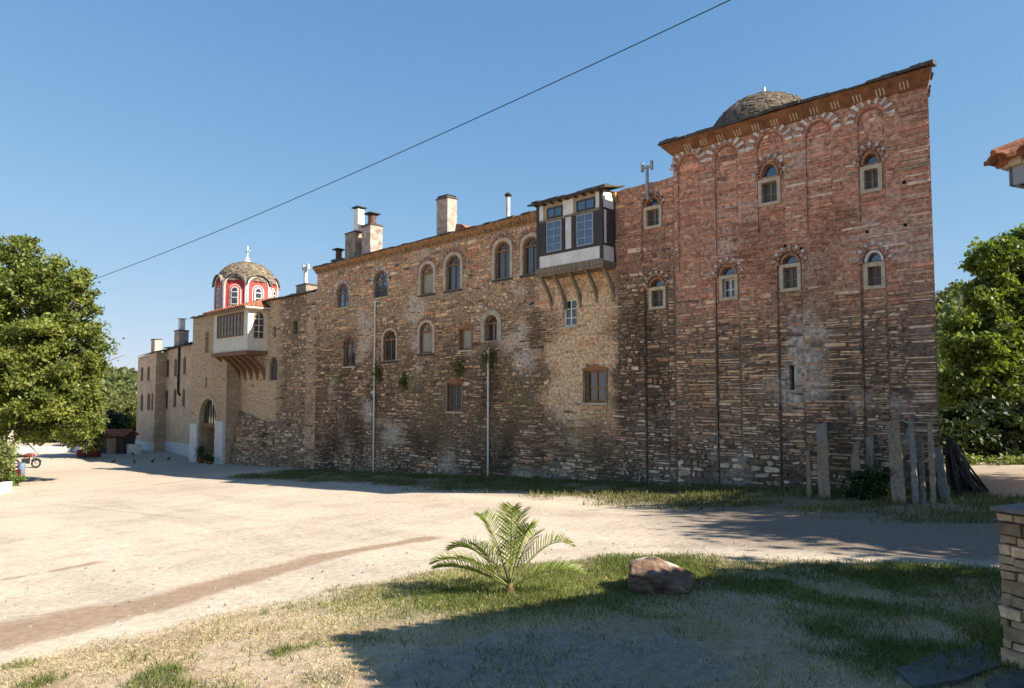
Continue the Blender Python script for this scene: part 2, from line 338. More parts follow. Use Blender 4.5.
def gcol(X, Y):
    T, O = tof(X, Y); g, d, gr, ft = cover(X, Y); n = fbm(X, Y, .25, 2); n2 = fbm(X, Y, 1.3, 3)
    c = np.array([.50, .415, .32])*(.86+.28*n[..., None])
    c = c*(1-.12*sst(.55, .7, n2)[..., None])*(.90+.20*fbm(T*.10, O*.9, 1., 1))[..., None]*(1-.10*sst(.58, .66, fbm(T*.16+5, O*1.6, 1., 4)))[..., None]
    mix = lambda c, q, w: c*(1-w[..., None])+np.array(q)*w[..., None]
    for pts, wd in TRACKS:
        D = segdist(X, Y, pts)+(n2-.5)*.5+(n-.5)*.3; tap = wd*np.clip((1.02-(X-pts[0][0])/(pts[-1][0]-pts[0][0])), .22, 1)
        c = mix(c, (.27, .18, .115), .82*sst(tap*1.15, tap*.55, D))
    road = sst(1.5, 3.5, X)*sst(5.2, 6.2, O)*0+sst(.5, 4, X+(n-.5)*2)*sst(0, 1, Y-edge_y(X))
    c = mix(c, (.18, .14, .108), .85*road*sst(30, 20, Y)*sst(2.0, 5.5, X+(n-.5)*2))  # dirt road tone, darkened further: tree shade put into the colour
    rut = np.abs(((Y-edge_y(X)-.9)+(n2-.5)*.35)); c = mix(c, (.17, .14, .11), .35*road*sst(.28, .08, rut))
    c = mix(c, (.37, .27, .165), np.clip(d, 0, 1)*.8); c = mix(c, (.22, .155, .09), np.clip(d, 0, 1)*.7*sst(.5, .68, fbm(X, Y, 2.6, 0)))
    c = mix(c, (.27, .19, .12), np.clip(d, 0, 1)*.85*sst(-1.6, -.2, X+(n2-.5)*1.2))  # soil darker on the right, the shade lying there painted in
    c = mix(c, (.10, .095, .045), np.clip(g, 0, 1)*.75)
    c = mix(c, (.235, .20, .165), np.clip(gr*(.6+.9*n2), 0, 1)*.97)
    c = mix(c, (.19, .155, .085), np.clip(ft, 0, 1)*.9)
    gate = sst(36, 42, T)*sst(7, 4, O)*sst(70, 64, T); c = mix(c, (.36, .32, .27), .6*gate)
    back = sst(-.2, -1.5, O)*sst(-.5, -2, T); c = mix(c, (.42, .30, .19), .7*back)
    return np.clip(c, .02, .9)
def gzf(X, Y):
    T, O = tof(X, Y); g, d, gr, ft = cover(X, Y)
    return gt(T)+.05*(fbm(X, Y, .5, 4)-.5)*sst(60, 30, Y)+.03*(fbm(X, Y, 3.1, 5)-.5)*np.clip(d+g+ft, 0, 1)
def spread(a, b, lo, hi, step, big):
    xs = list(np.arange(lo, hi, step)); s = step
    x = hi
    while x < b: xs.append(x); s = min(s*1.13, big); x += s
    xs.append(b); s = step; x = lo-step
    while x > a: xs.insert(0, x); s = min(s*1.13, big); x -= s
    xs.insert(0, a); return np.array(xs)
def groundmat():
    m = mat('ground_soil', (1, 1, 1), .95, .26, 9, .3, 34, attr=True, spec=.15, detail=8)
    t = m.node_tree; L = t.links.new; b = t.nodes['Principled BSDF']; src = b.inputs['Base Color'].links[0].from_socket
    tc = t.nodes.new('ShaderNodeTexCoord'); v = t.nodes.new('ShaderNodeTexVoronoi'); v.inputs['Scale'].default_value = 17; v.inputs['Randomness'].default_value = 1
    L(tc.outputs['Object'], v.inputs['Vector'])
    r = t.nodes.new('ShaderNodeMapRange'); r.inputs[1].default_value = .10; r.inputs[2].default_value = .2; r.inputs[3].default_value = 1; r.inputs[4].default_value = 0; L(v.outputs['Distance'], r.inputs[0])
    n = t.nodes.new('ShaderNodeTexNoise'); n.inputs['Scale'].default_value = 2.3; L(tc.outputs['Object'], n.inputs['Vector'])
    r2 = t.nodes.new('ShaderNodeMapRange'); r2.inputs[1].default_value = .5; r2.inputs[2].default_value = .68; L(n.outputs['Fac'], r2.inputs[0])
    mu = t.nodes.new('ShaderNodeMath'); mu.operation = 'MULTIPLY'; L(r.outputs[0], mu.inputs[0]); L(r2.outputs[0], mu.inputs[1])
    mx = t.nodes.new('ShaderNodeMix'); mx.data_type = 'RGBA'; mx.blend_type = 'MULTIPLY'; L(mu.outputs[0], mx.inputs[0]); L(src, mx.inputs[6])
    L(v.outputs['Color'], mx.inputs[7])
    hs = t.nodes.new('ShaderNodeHueSaturation'); hs.inputs['Saturation'].default_value = 0.1; hs.inputs['Value'].default_value = 1.25
    L(v.outputs['Color'], hs.inputs['Color']); L(hs.outputs[0], mx.inputs[7]); L(mx.outputs[2], b.inputs['Base Color'])
    return m
M['ground'] = groundmat()
ground = struct(gridmesh('ground', spread(-900, 900, -12, 13, .14, 60), spread(-300, 1500, 4.5, 24, .14, 60), gzf, gcol, M['ground']))

def ridge(a): return np.interp(a, [-1.4, -.9, -.62, -.545, -.5, -.3, .2, .5, .615, .645, .66, .70, .8, 1.2], [.07, .06, .03, .0205, .016, .03, .05, .09, .122, .144, .152, .15, .17, .2])
def hillz(A, R):
    f = sst(.35, 1., np.where(A < 0, R/210, R/430)); top = np.where(A < 0, 210, 430)
    return -4+(ridge(A)*top+6.2)*f*(1+.0*A)+ (fbm(A*14, R*.02, 1., 2)-.5)*3*f
_A = np.linspace(-1.5, 1.3, 140); _Rr = np.concatenate([np.linspace(75, 440, 60), [600, 900]])
AA, RR = np.meshgrid(_A, _Rr)
def hcol(X, Y): return np.ones(X.shape+(3,))*np.array([.075, .085, .035])
HV = np.stack([AA*RR, RR, hillz(AA, RR)], -1).reshape(-1, 3); _i = np.arange(AA.size).reshape(AA.shape)
HF = np.stack([_i[:-1, :-1], _i[:-1, 1:], _i[1:, 1:], _i[1:, :-1]], -1).reshape(-1, 4)
me = bpy.data.meshes.new('hills'); me.from_pydata(HV.tolist(), [], HF.tolist()); me.polygons.foreach_set('use_smooth', [True]*len(HF))
M['hillsoil'] = mat('hill_scrub_soil', (.10, .10, .045), .95, .3, .08, .5, .5); me.materials.append(M['hillsoil'])
hills = bpy.data.objects.new('hills', me); S.collection.objects.link(hills); struct(hills)

# ------------------------------------------------------------------ foliage
def leaves(P, size, nrm=None, aspect=.6, up=.35):           # P (n,3) -> diamond-ish quads (n,4,3)
    n = len(P); d = RNG.normal(size=(n, 3)); d[:, 2] -= .25; d /= np.linalg.norm(d, axis=1)[:, None]
    q = RNG.normal(size=(n, 3)); q[:, 2] += up*2; s = np.cross(d, q); s /= np.linalg.norm(s, axis=1)[:, None]+1e-9
    L = (size*(.65+.7*RNG.random(n)))[:, None]; Wd = L*aspect*.5
    return np.stack([P, P+d*L*.45+s*Wd, P+d*L, P+d*L*.45-s*Wd], 1)
def crown_pts(clumps, n, sub=28, sig=.16, hollow=.55):
    vol = np.array([c[3]*c[4]*c[5] for c in clumps])**.75; vol /= vol.sum(); out = []; tone = []
    for c, v in zip(clumps, vol):
        ctr = np.array(c[:3]); rad = np.array(c[3:6])
        d = RNG.normal(size=(sub, 3)); d /= np.linalg.norm(d, axis=1)[:, None]
        rr = hollow+(1.0-hollow)*RNG.random(sub)**.6
        sc = ctr+d*rr[:, None]*rad*(.8+.35*RNG.random(sub))[:, None]
        k = RNG.integers(0, sub, int(n*v)); st = RNG.random(sub)
        sg = sig*(.6+.9*RNG.random(sub))
        g = RNG.normal(size=(len(k), 3))*np.array([1, 1, .62])
        out.append(sc[k]+g*sg[k][:, None]*rad); tone.append(st[k])
    return np.concatenate(out), np.concatenate(tone)
def leafcols(n, dark, light, tone):
    f = np.clip(.55*tone+.45*RNG.random(n), 0, 1)[:, None]; return np.array(dark)*(1-f)+np.array(light)*f
def tree(name, label, cat, base, clumps, n, size, dark, light, trunk_r, h, group=None, sub=28, sig=.16, mt='leaf', limbs=True, hollow=.55):
    e = thing(name, label, cat, base, 0, group); base = np.array(base)
    P, tone = crown_pts(clumps, n, sub, sig, hollow)
    quads('crown', leaves(P, size), leafcols(len(P), dark, light, tone), mt, e, base)
    mb = MB(); fork = base+np.array([0, 0, h*.35])
    jit = lambda s: np.array([random.uniform(-s, s), random.uniform(-s, s), 0])
    mb.tube([base+np.array([0, 0, -.3]), base+np.array([0, 0, h*.12])+jit(.05), fork], [trunk_r*1.35, trunk_r, trunk_r*.8], 'bark', 9)
    if limbs:
        for c in clumps:
            c = np.array(c[:3]); mid = fork+(c-fork)*.5+jit(.3)+np.array([0, 0, .1])
            mb.tube([fork-np.array([0, 0, .1]), mid, c], [trunk_r*.55, trunk_r*.33, trunk_r*.1], 'bark', 6)
            for _ in range(4):
                q = c+RNG.normal(size=3)*np.array([.5, .5, .4])*min(c_ for c_ in [1.5])
                mb.tube([mid, (mid+q)/2+jit(.2), q], [trunk_r*.2, trunk_r*.12, trunk_r*.03], 'bark', 5)
    mb.build('trunk', e, base, smooth=True); return e
def px_clumps(lst):                                          # crown lobes surveyed as (x, y, radius in px, depth)
    out = []
    for x, y, r, Y in lst:
        p = at(x, y, Y); m = r*Y/FPX; out.append((*p, m, m*1.05, m*.92))
    return out

# ------------------------------------------------------------------ rubble walls
def rect(t0, t1, z0, z1): return [(t0, z0), (t1, z0), (t1, z1), (t0, z1)]
def arched(t0, t1, z0, zs, z1, n=12):
    c = (t0+t1)/2; r = (t1-t0)/2
    return [(t0, z0), (t1, z0)]+[(c+r*cos(pi*k/n), zs+(z1-zs)*sin(pi*k/n)) for k in range(n+1)]
def lunette(t0, t1, zs, z1, n=10):
    c = (t0+t1)/2; r = (t1-t0)/2
    return [(c+r*cos(pi*k/n), zs+(z1-zs)*sin(pi*k/n)) for k in range(n+1)]
def polyspan(poly, za, zb):                                   # t-interval the polygon covers between two heights
    ts = []
    for (a, b), (c, d) in zip(poly, poly[1:]+poly[:1]):
        if b == d:
            if za <= b <= zb: ts += [a, c]
            continue
        f0 = (za-b)/(d-b); f1 = (zb-b)/(d-b); f0, f1 = sorted((f0, f1)); f0 = max(0, f0); f1 = min(1, f1)
        if f0 <= f1: ts += [a+(c-a)*f0, a+(c-a)*f1]
    return (min(ts), max(ts)) if ts else None
def grow(poly, m):
    c = (sum(p[0] for p in poly)/len(poly), sum(p[1] for p in poly)/len(poly))
    x0 = min(p[0] for p in poly); x1 = max(p[0] for p in poly); z0 = min(p[1] for p in poly); z1 = max(p[1] for p in poly)
    fx = 1+2*m/(x1-x0); fz = 1+2*m/(z1-z0); cx = (x0+x1)/2; cz = (z0+z1)/2
    return [(cx+(a-cx)*fx, cz+(b-cz)*fz) for a, b in poly]
WARM = (1.86, 1.57, 1.26)
def smear(t, z):                                              # remains of old lime render
    return ss(.22, .55, nz(t*.42+3, z*.5, 15.)+.35*nz(t*1.7, z*1.9, 7.))
def stones(mb, t0, t1, z0, ztop, opens, niches, colf, o, hr, lr, gap, skip, edge_big=False, prot=(.004, .035), mt='stone'):
    """courses of rough stones laid on the wall plane; opens = list of polygons kept free; niches = (poly, depth)"""
    z = z0
    while True:
        h = random.uniform(*hr)*(.72+.75*ss(-.25, .35, nz(z*.75, t0+1.7, o))); zt = z+h
        zc = z+h/2
        if z > max(ztop(t0), ztop(t1)): break
        forb = [q for q in (polyspan(p, z+.004, zt-.004) for p in opens) if q]
        brk = []
        for poly, dep in niches:
            q = polyspan(poly, zc-.001, zc+.001)
            if q: brk.append((q[0], q[1], dep))
        segs = [(t0, t1, 0.)]
        for a, b, dep in brk:
            new = []
            for s0, s1, d in segs:
                if b <= s0 or a >= s1: new.append((s0, s1, d)); continue
                if a > s0: new.append((s0, a, d))
                new.append((max(a, s0), min(b, s1), dep))
                if b < s1: new.append((b, s1, d))
            segs = new
        for a, b in forb:
            new = []
            for s0, s1, d in segs:
                if b <= s0 or a >= s1: new.append((s0, s1, d)); continue
                if a > s0: new.append((s0, a, d))
                if b < s1: new.append((b, s1, d))
            segs = new
        for s0, s1, dep in segs:
            x = s0-random.uniform(0, .1)*(s0 == t0)*0
            while x < s1-.03:
                L = random.uniform(*lr)*(.55 if random.random() < .3 else 1)*(.65+.8*ss(-.3, .35, nz(x*.45, z*.5, 21.)))
                if edge_big and (x < t0+.05): L = random.uniform(.5, .9)
                if s1-(x+L) < .14: L = s1-x
                a = x+gap*random.uniform(.2, .8); b = x+L-gap*random.uniform(.2, .8); xm = (a+b)/2
                wob = .045*nz(xm*.35, z*.6, 3.3); x += L
                if b-a < .05 or zt+wob > ztop(xm)+.02: continue
                sk = skip(xm, zc) if callable(skip) else skip
                if random.random() < sk: continue
                parts = [(z, zt, a, b)]
                if h > .085 and random.random() < .42:
                    f_ = random.uniform(.35, .65); zz_ = z+h*f_; m1 = a+(b-a)*random.uniform(.3, .7)
                    parts = [(z, zz_, a, m1), (z, zz_, m1+gap*.6, b), (zz_, zt, a, b)] if random.random() < .5 else [(z, zz_, a, b), (zz_, zt, a, m1), (zz_, zt, m1+gap*.6, b)]
                for z_0, z_1, a, b in parts:
                    if b-a < .05: continue
                    h_ = z_1-z_0; c = colf((a+b)/2, zc); k = random.uniform(.75, 1.25); c = tuple(q*k*wq for q, wq in zip(c, WARM)); k = min(1, .76/max(c)); c = tuple(q*k for q in c)
                    if random.random() < .06: continue
                    p = o-dep+random.uniform(*prot); bo = o-dep-.03
                    wob = .07*nz(a*.5+b*.5, z*.9, 3.3)
                    jz = h_*.26; jx = min(.07, (b-a)*.22); g2 = gap*.32; zm = (z_0+z_1)/2+wob
                    r_ = random.uniform
                    P6 = [(a+r_(0, jx*.4), zm+r_(-jz, jz)), (a+r_(.1, 1.3)*jx, z_0+g2+wob+r_(-jz*.5, jz)), (b-r_(.1, 1.3)*jx, z_0+g2+wob+r_(-jz*.5, jz)), (b-r_(0, jx*.4), zm+r_(-jz, jz)), (b-r_(.1, 1.3)*jx, z_1-g2+wob+r_(-jz, jz*.5)), (a+r_(.1, 1.3)*jx, z_1-g2+wob+r_(-jz, jz*.5))]
                    ins = min(.014, h_*.16); n = len(mb.v); cx = (a+b)/2
                    for x_, z_ in P6: mb.v.append((x_, bo, z_))
                    for x_, z_ in P6: mb.v.append((x_+(ins if x_ < cx else -ins), p-.014*random.random(), z_+(ins if z_ < zm else -ins)*.8))
                    k = mb.mi(mt)
                    for f in ((6, 7, 8, 9, 10, 11),)+tuple((i_, (i_+1) % 6, (i_+1) % 6+6, i_+6) for i_ in range(6)):
                        mb.f.append([q+n for q in f]); mb.m.append(k); mb.c.append(c)
        z = zt
def panel(mb, outer, holes, o, mcol, mt='mortar'):
    """mortar face with holes, cut up in a fine band grid so that its tone can change with height"""
    loops = [[Vector((a, b, 0)) for a, b in outer]]+[[Vector((a, b, 0)) for a, b in h] for h in holes]
    tri = tessellate_polygon(loops); pts = [p for l in ([outer]+holes) for p in l]
    import bmesh
    bm = bmesh.new(); vs = [bm.verts.new((a, o, b)) for a, b in pts]
    for t in tri:
        try: bm.faces.new([vs[i] for i in t])
        except ValueError: pass
    zs = np.arange(min(p[1] for p in outer)+.22, max(p[1] for p in outer), .22); ts = np.arange(min(p[0] for p in outer)+.3, max(p[0] for p in outer), .3)
    for z in zs: bmesh.ops.bisect_plane(bm, geom=bm.verts[:]+bm.edges[:]+bm.faces[:], plane_co=(0, 0, z), plane_no=(0, 0, 1))
    for t in ts: bmesh.ops.bisect_plane(bm, geom=bm.verts[:]+bm.edges[:]+bm.faces[:], plane_co=(t, 0, 0), plane_no=(1, 0, 0))
    bm.verts.index_update(); k = mb.mi(mt); n = len(mb.v)
    mb.v.extend([tuple(v.co) for v in bm.verts]); vcol = [mcol(v.co.x, v.co.z) for v in bm.verts]
    for f in bm.faces:
        mb.f.append([v.index+n for v in f.verts]); mb.m.append(k); mb.c.append(tuple(vcol[v.index] for v in f.verts))
    bm.free()
def reveal(mb, poly, o0, o1, mcol, mt='mortar'):
    n = len(poly); c = mcol(poly[0][0], poly[0][1])
    mb.add([(a, o, b) for o in (o0, o1) for a, b in poly], [(i, (i+1) % n, (i+1) % n+n, i+n) for i in range(n)], mt, c)
def mixc(a, b, f): return tuple(x*(1-f)+y*f for x, y in zip(a, b))
def pick(lst):
    r = random.random()*sum(q[0] for q in lst)
    for wgt, c in lst:
        r -= wgt
        if r <= 0: return c
    return lst[-1][1]
RED = [(5, (.345, .187, .143)), (3, (.295, .16, .125)), (2.2, (.38, .24, .19)), (.8, (.235, .19, .175)), (.9, (.46, .40, .36)), (.7, (.20, .125, .11))]
GREY = [(3, (.35, .255, .18)), (2.0, (.27, .205, .155)), (2.2, (.42, .325, .24)), (1.2, (.14, .11, .09)), (1.3, (.55, .46, .38)), (1.2, (.33, .20, .14)), (.8, (.075, .065, .058))]
LIME = [(3, (.50, .46, .40)), (2, (.36, .30, .24)), (2, (.17, .14, .12)), (1, (.27, .2, .155))]
BROWN = [(3, (.35, .24, .16)), (2.0, (.26, .185, .13)), (2.2, (.42, .315, .225)), (1.7, (.13, .10, .08)), (1.3, (.55, .45, .35)), (1.2, (.35, .20, .135)), (1.1, (.075, .062, .052))]
TAN = [(3, (.42, .30, .19)), (2, (.34, .24, .155)), (1.5, (.48, .38, .26)), (1, (.25, .185, .13)), (1, (.36, .20, .125)), (.6, (.5, .44, .36))]
def stain(t, z):                                              # damp lichen patches, keep their own shape
    s = nz(t*.33, z*.22, 1.)+.5*nz(t*.9, z*.7, 5.); f = 1-.38*ss(.2, .55, s)
    return f
def grime(t, z):
    """weather marks with a shape of their own: soot and algae runs, damp foot, drip below the oriel"""
    q = nz(t*.8, z*.22, 6.); r = nz(t*.5, z*.5, 2.5); f = 1.
    f *= 1-.46*ss(8.0, 8.5, t)*ss(11.0, 10.2, t+.5*r)*ss(0, 2.5, z+1.5*q)*ss(9.8, 8, z)*ss(-.35, .25, q)
    f *= 1-.36*ss(2.2, .3, z+1.6*r+.8*q)*ss(-.3, .2, r+.5*q)
    f *= 1-.32*ss(4.2, 1.8, t+.8*r)*ss(4.6, 2.6, z+1.2*q)*ss(-.4, .2, q)
    f *= 1-.34*ss(13.9, 14.4, t)*ss(16.5, 15.2, t)*ss(8, 6.5, z+r)*ss(-.2, .3, q)
    f *= 1-.45*ss(16.8, 17.1, t)*ss(18.4, 17.9, t)*ss(4.9, 4.4, z)*ss(.5, 3, z)
    f *= 1-.35*ss(24, 27, t)*ss(5.2, 4, z+r)*ss(-.1, .35, q)
    return f
def tower_col(t, z):
    e = nz(t*.5, z*.4, 9.)*.9
    p = ss(3.7, 7.0, z+e)
    if t > 8.0: p = ss(5.2, 8.6, z+e*1.5)*.85
    if random.random() < p: c = pick(RED)
    elif random.random() < ss(2.2, .2, z+e*2+.9*nz(t*.8, 3.)): c = pick(LIME)
    else: c = pick(GREY)
    if t < .5+.5*random.random() and random.random() < .5: c = pick([(2, (.42, .34, .27)), (2, (.30, .24, .20)), (1, (.52, .45, .38)), (1, (.2, .165, .145))])
    f = stain(t, z)*grime(t, z)
    if t > 8.0 and False: f *= .80-.28*ss(.0, .4, nz(t*1.3, z*.35, 2.))
    return tuple(q*f for q in c)
def tower_mort(t, z):
    e = nz(t*.5, z*.4, 9.)*.9; p = ss(3.8, 6.9, z+e)
    if t > 8: p = ss(5.6, 8.6, z+e)*.8
    c = mixc((.185, .132, .092), (.50, .272, .182), p); c = mixc(c, (.56, .48, .40), smear(t, z)*(.70-.45*p)); f = (.6+.4*stain(t, z))*grime(t, z)
    return tuple(q*f for q in c)
def oriel_zone(t, z): return ss(10.2, 11.2, t+1.0*nz(z*1.1, 2.2)+.5*nz(z*3, t*2))*ss(14.8, 13.4, t+1.3*nz(z*.8, 7.7)+.6*nz(z*2.6, t*2, 4))*ss(-.2, 2.2, z+1.6*nz(t*.9, 4.4))
def main_col(t, z):
    e = nz(t*.3, z*.3, 4.); q = oriel_zone(t, z)
    if t < 10.5: return tower_col(t, z)
    if random.random() < q*.9: c = pick(TAN)
    else:
        up = ss(4.0, 8.5, z+e*2.2); rd = ss(16.5, 13.5, t)*ss(6, 8.5, z)+.35*ss(7.5, 9.5, z+e)
        r = random.random()
        c = pick(RED) if r < rd*.7 else (pick(TAN) if r < rd*.7+up*.55 else (pick(LIME) if random.random() < .5*ss(1.2, -1.2, z+1.5*e) else pick(BROWN)))
    f = stain(t, z)*grime(t, z); f = 1-(1-f)*(1-.8*q)
    if q < .5:
        mo = ss(.0, .35, nz(t*.55, z*.45, 12.)+.25*ss(13.5, 15, t)*ss(25, 22, t))*ss(5.0, 3.2, z+.8*e)*ss(-1, .5, z)      # moss and lichen
        c = mixc(c, (.115, .11, .035), .62*mo)
    return tuple(x*f for x in c)
def main_mort(t, z):
    if t < 10.5: return tower_mort(t, z)
    q = oriel_zone(t, z); c = mixc((.185, .13, .09), (.44, .31, .205), ss(4, 8.0, z)*.75); c = mixc(c, (.56, .47, .37), smear(t, z)*.75); c = mixc(c, (.66, .46, .28), q)
    f = (.6+.4*stain(t, z))*grime(t, z); return tuple(x*f for x in c)

# ------------------------------------------------------------------ windows
def inset(poly, m):
    return grow(poly, -m)
def wood_window(B, org, t0, t1, z0, z1, arch=True, wood='wood', pane='glass', o=0., dep=.11, fan=True, sill=True, surround=None, mull=1, bars=0, sw=.15, hood=None):
    """an arched or square timber window set in its opening (t0..t1, z0..z1 is the clear opening)"""
    zs = z1-(t1-t0)*.42 if arch else z1
    op = arched(t0, t1, z0, zs, z1) if arch else rect(t0, t1, z0, z1)
    fw = .085
    mb = MB(); mb.ring(op, inset(op, fw), o-dep-.07, o-dep, wood)
    if arch and fan:
        mb.box(t0+.02, t1-.02, o-dep-.06, o-dep+.012, zs-.05, zs+.04, wood)
        c = (t0+t1)/2; r = (t1-t0)/2-.04
        for a in (50, 90, 130):
            d = radians(a); q = Vector((-sin(d), 0, cos(d)))*.018
            p0 = Vector((c, 0, zs+.02)); p1 = Vector((c+r*cos(d), 0, zs+(z1-zs-.05)*sin(d)))
            mb.prism([(p0.x-q.x, p0.z-q.z), (p1.x-q.x, p1.z-q.z), (p1.x+q.x, p1.z+q.z), (p0.x+q.x, p0.z+q.z)], o-dep-.05, o-dep-.005, wood)
        top = zs-.05
    else: top = z1-fw*.5
    for k in range(mull):
        x = t0+(t1-t0)*(k+1)/(mull+1); mb.box(x-.028, x+.028, o-dep-.06, o-dep-.002, z0+fw*.4, top, wood)
    for k in range(bars):
        z = z0+(top-z0)*(k+1)/(bars+1); mb.box(t0+fw*.5, t1-fw*.5, o-dep-.055, o-dep-.006, z-.018, z+.018, wood)
    f = mb.build('window', B, org)
    p = MB(); p.prism(inset(op, fw*.5), o-dep-.062, o-dep-.04, pane); p.build('pane', f, org)
    if surround:
        out = grow(op, sw); 
        out = [(a, max(b, z0-.02)) for a, b in out] if arch else out
        r = MB(); r.ring(out, grow(op, -.012), o-.03, o+.05, surround); r.build('surround', f, org)
    if sill:
        s = MB(); s.box(t0-.12, t1+.12, o-.12, o+.075, z0-.085, z0-.008, 'darkwood' if sill == 'dark' else 'sand', j=.006); s.build('sill', f, org)
    if hood:                                                     # ogee crest of carved boards
        n = 10; c = (t0+t1)/2; r = (t1-t0)/2+.1; pts = [(c-r, z1+.02)]
        pts += [(c-r+2*r*k/n, z1+.09+.15*(.5-.5*cos(2*pi*k/n))) for k in range(n+1)]+[(c+r, z1+.02)]
        h = MB(); h.prism(pts, o-.1, o+.06, hood); h.build('hood', f, org)
    return op
def voussoirs(mb, c, zs, rx, rz, n, ln, col, frac=.5, o=0., a0=8, a1=172, mt='stone'):
    for k in range(n):
        a = radians(a0+(a1-a0)*k/(n-1)); da = radians((a1-a0)/(n-1))*frac*.5*random.uniform(.85, 1.1); l = ln*random.uniform(.85, 1.12)
        pts = [(c+(rx+e)*cos(q), zs+(rz+e)*sin(q)) for q, e in ((a-da, .03), (a+da, .03), (a+da*.9, l), (a-da*.9, l))]
        kq = random.uniform(.8, 1.1); cc = tuple(x*kq for x in col)
        mb.prism(pts, o-.03, o+random.uniform(.024, .04), mt, cc)
def tower_window(B, org, t0, t1, z0, z1, l0, l1, lz0, lz1, dep, white=False, style='brick'):
    """stone framed casement (outer box) with a sky-tinted lunette above; dep = niche depth behind the wall face"""
    o = -dep; f = .10; op = rect(t0+f, t1-f, z0+f*.9, z1-f)
    w_ = 'cream' if white else 'shutter'
    mb = MB(); mb.ring(op, inset(op, .05), o-.2, o-.13, 'cream' if white else 'oldwood'); c = (t0+t1)/2
    mb.box(c-.03, c+.03, o-.19, o-.128, op[0][1]+.03, op[2][1]-.03, 'cream' if white else 'oldwood')
    zc = (z0+z1)/2-.05; mb.box(op[0][0]+.03, op[1][0]-.03, o-.185, o-.135, zc-.018, zc+.018, 'cream' if white else 'oldwood')
    e = mb.build('window', B, org)
    p = MB(); p.prism(inset(op, .03), o-.19, o-.16, 'glass' if white else 'curtain_dark'); p.build('pane', e, org)
    s = MB(); s.ring(rect(t0, t1, z0, z1), grow(op, -.01), o-.06, o+.055, 'sand'); s.build('surround', e, org)
    lu = lunette(l0, l1, lz0, lz1); q = MB(); q.ring(lu, inset(lu, .035), o-.16, o-.1, 'wood'); fan = q.build('fanlight', e, org)
    q = MB(); q.prism(inset(lu, .02), o-.15, o-.125, 'glassb'); q.build('pane', e, org)
    a = MB(); c2 = (l0+l1)/2; rx = (l1-l0)/2; rz = lz1-lz0
    a.ring(lunette(l0-.055, l1+.055, lz0, lz1+.06), lunette(l0+.005, l1-.005, lz0, lz1-.005), o-.05, o+.07, 'brickarch' if style != 'white' else 'white', close=False)
    voussoirs(a, c2, lz0+.02, rx+.07, rz+.08, 9, .12, (.42, .22, .155), .85, o=0.018, a0=0, a1=180)
    voussoirs(a, c2, lz0+.02, rx+.16, rz+.17, 7, .13, (.58, .50, .41), .40, o=0.022, a0=8, a1=172)
    a.build('arch', e, org)
    return op, lu

NDEP = .06
def hole_panel(mb, outer, niches, opens, o, mcol, rev=.35):
    """front face with shallow niches (poly, depth, [openings inside]) and plain openings"""
    panel(mb, outer, [n[0] for n in niches]+opens, o, mcol)
    for op in opens: reveal(mb, op, o, o-rev, mcol)
    for poly, dep, ops in niches:
        panel(mb, poly, ops, o-dep, mcol); reveal(mb, poly, o, o-dep, mcol)
        for op in ops: reveal(mb, op, o-dep, o-rev, mcol)
def slate_edge(mb, a, b, dirn, z, depth, th=.05, mt='slate'):
    """row of ragged slates along a line a->b (2D), reaching out along dirn"""
    a = np.array(a, float); b = np.array(b, float); L = np.linalg.norm(b-a); d = (b-a)/L; x = 0.
    n = np.array(dirn, float)
    while x < L:
        wd = random.uniform(.25, .6); e = random.uniform(-.05, .05); zz = random.uniform(-.015, .02)
        x1 = min(L, x+wd); p = [a+d*x-n*.3, a+d*(x1-.005)-n*.3, a+d*(x1-.005)+n*(depth+e), a+d*x+n*(depth+e+random.uniform(-.02, .02))]
        q = th*random.uniform(.7, 1.4)
        for lay in (0, 1):
            z0 = z+zz+lay*(q+.004); back = .06*lay
            vs = [(*pp-(n*back if i > 1 else 0), z0+(.05 if i < 2 else -.01)) for i, pp in enumerate(p)]
            vs += [(*pp-(n*back if i > 1 else 0), z0+q+(.05 if i < 2 else -.01)) for i, pp in enumerate(p)]
            mb.add(vs, [(0, 1, 2, 3), (4, 7, 6, 5), (0, 4, 5, 1), (1, 5, 6, 2), (2, 6, 7, 3), (3, 7, 4, 0)], mt)
        x = x1

# ================================================================== THE TOWER
TW = 8.03; TZ = 11.36
B, org = fac('stone_tower', 'tall square tower of red stone with blind arches, ochre cornice and a low slate dome', 'tower', 0, 0, 0)
niches = []
upper = [(7.00, 7.86, 6.97), (5.61, 6.43, 7.30), (4.06, 4.94, 7.57), (2.60, 3.37, 7.57), (1.14, 1.86, 7.62)]
for i, (a, b, z0) in enumerate(upper): niches.append([arched(a, b, z0, 10.66, 10.66+(b-a)*.5), NDEP, []])
lower = [(5.62, 6.47, 6.72), (3.57, 4.35, 6.80), (1.20, 1.88, 6.50)]
for a, b, zs in lower: niches.append([arched(a, b, -3., zs, zs+.34), NDEP, []])
TWIN = [(2, 4.19, 4.92, 8.71, 9.59, 4.27, 4.80, 9.66, 10.06, False, 'brick'), (4, 1.23, 1.82, 8.50, 9.29, 1.32, 1.72, 9.35, 9.65, False, 'brick'),
        (5, 5.68, 6.34, 5.77, 6.61, 5.74, 6.28, 6.64, 6.90, True, 'brick'), (6, 3.61, 4.27, 5.85, 6.72, 3.67, 4.18, 6.74, 6.99, False, 'brick'),
        (7, 1.22, 1.80, 5.66, 6.43, 1.30, 1.70, 6.46, 6.73, False, 'white')]
for w_ in TWIN:
    op, lu = tower_window(B, org, *w_[1:9], NDEP, w_[9], w_[10]); niches[w_[0]][2] += [op, lu]
slit = rect(3.90, 4.05, 2.76, 3.53); niches[6][2].append(slit)
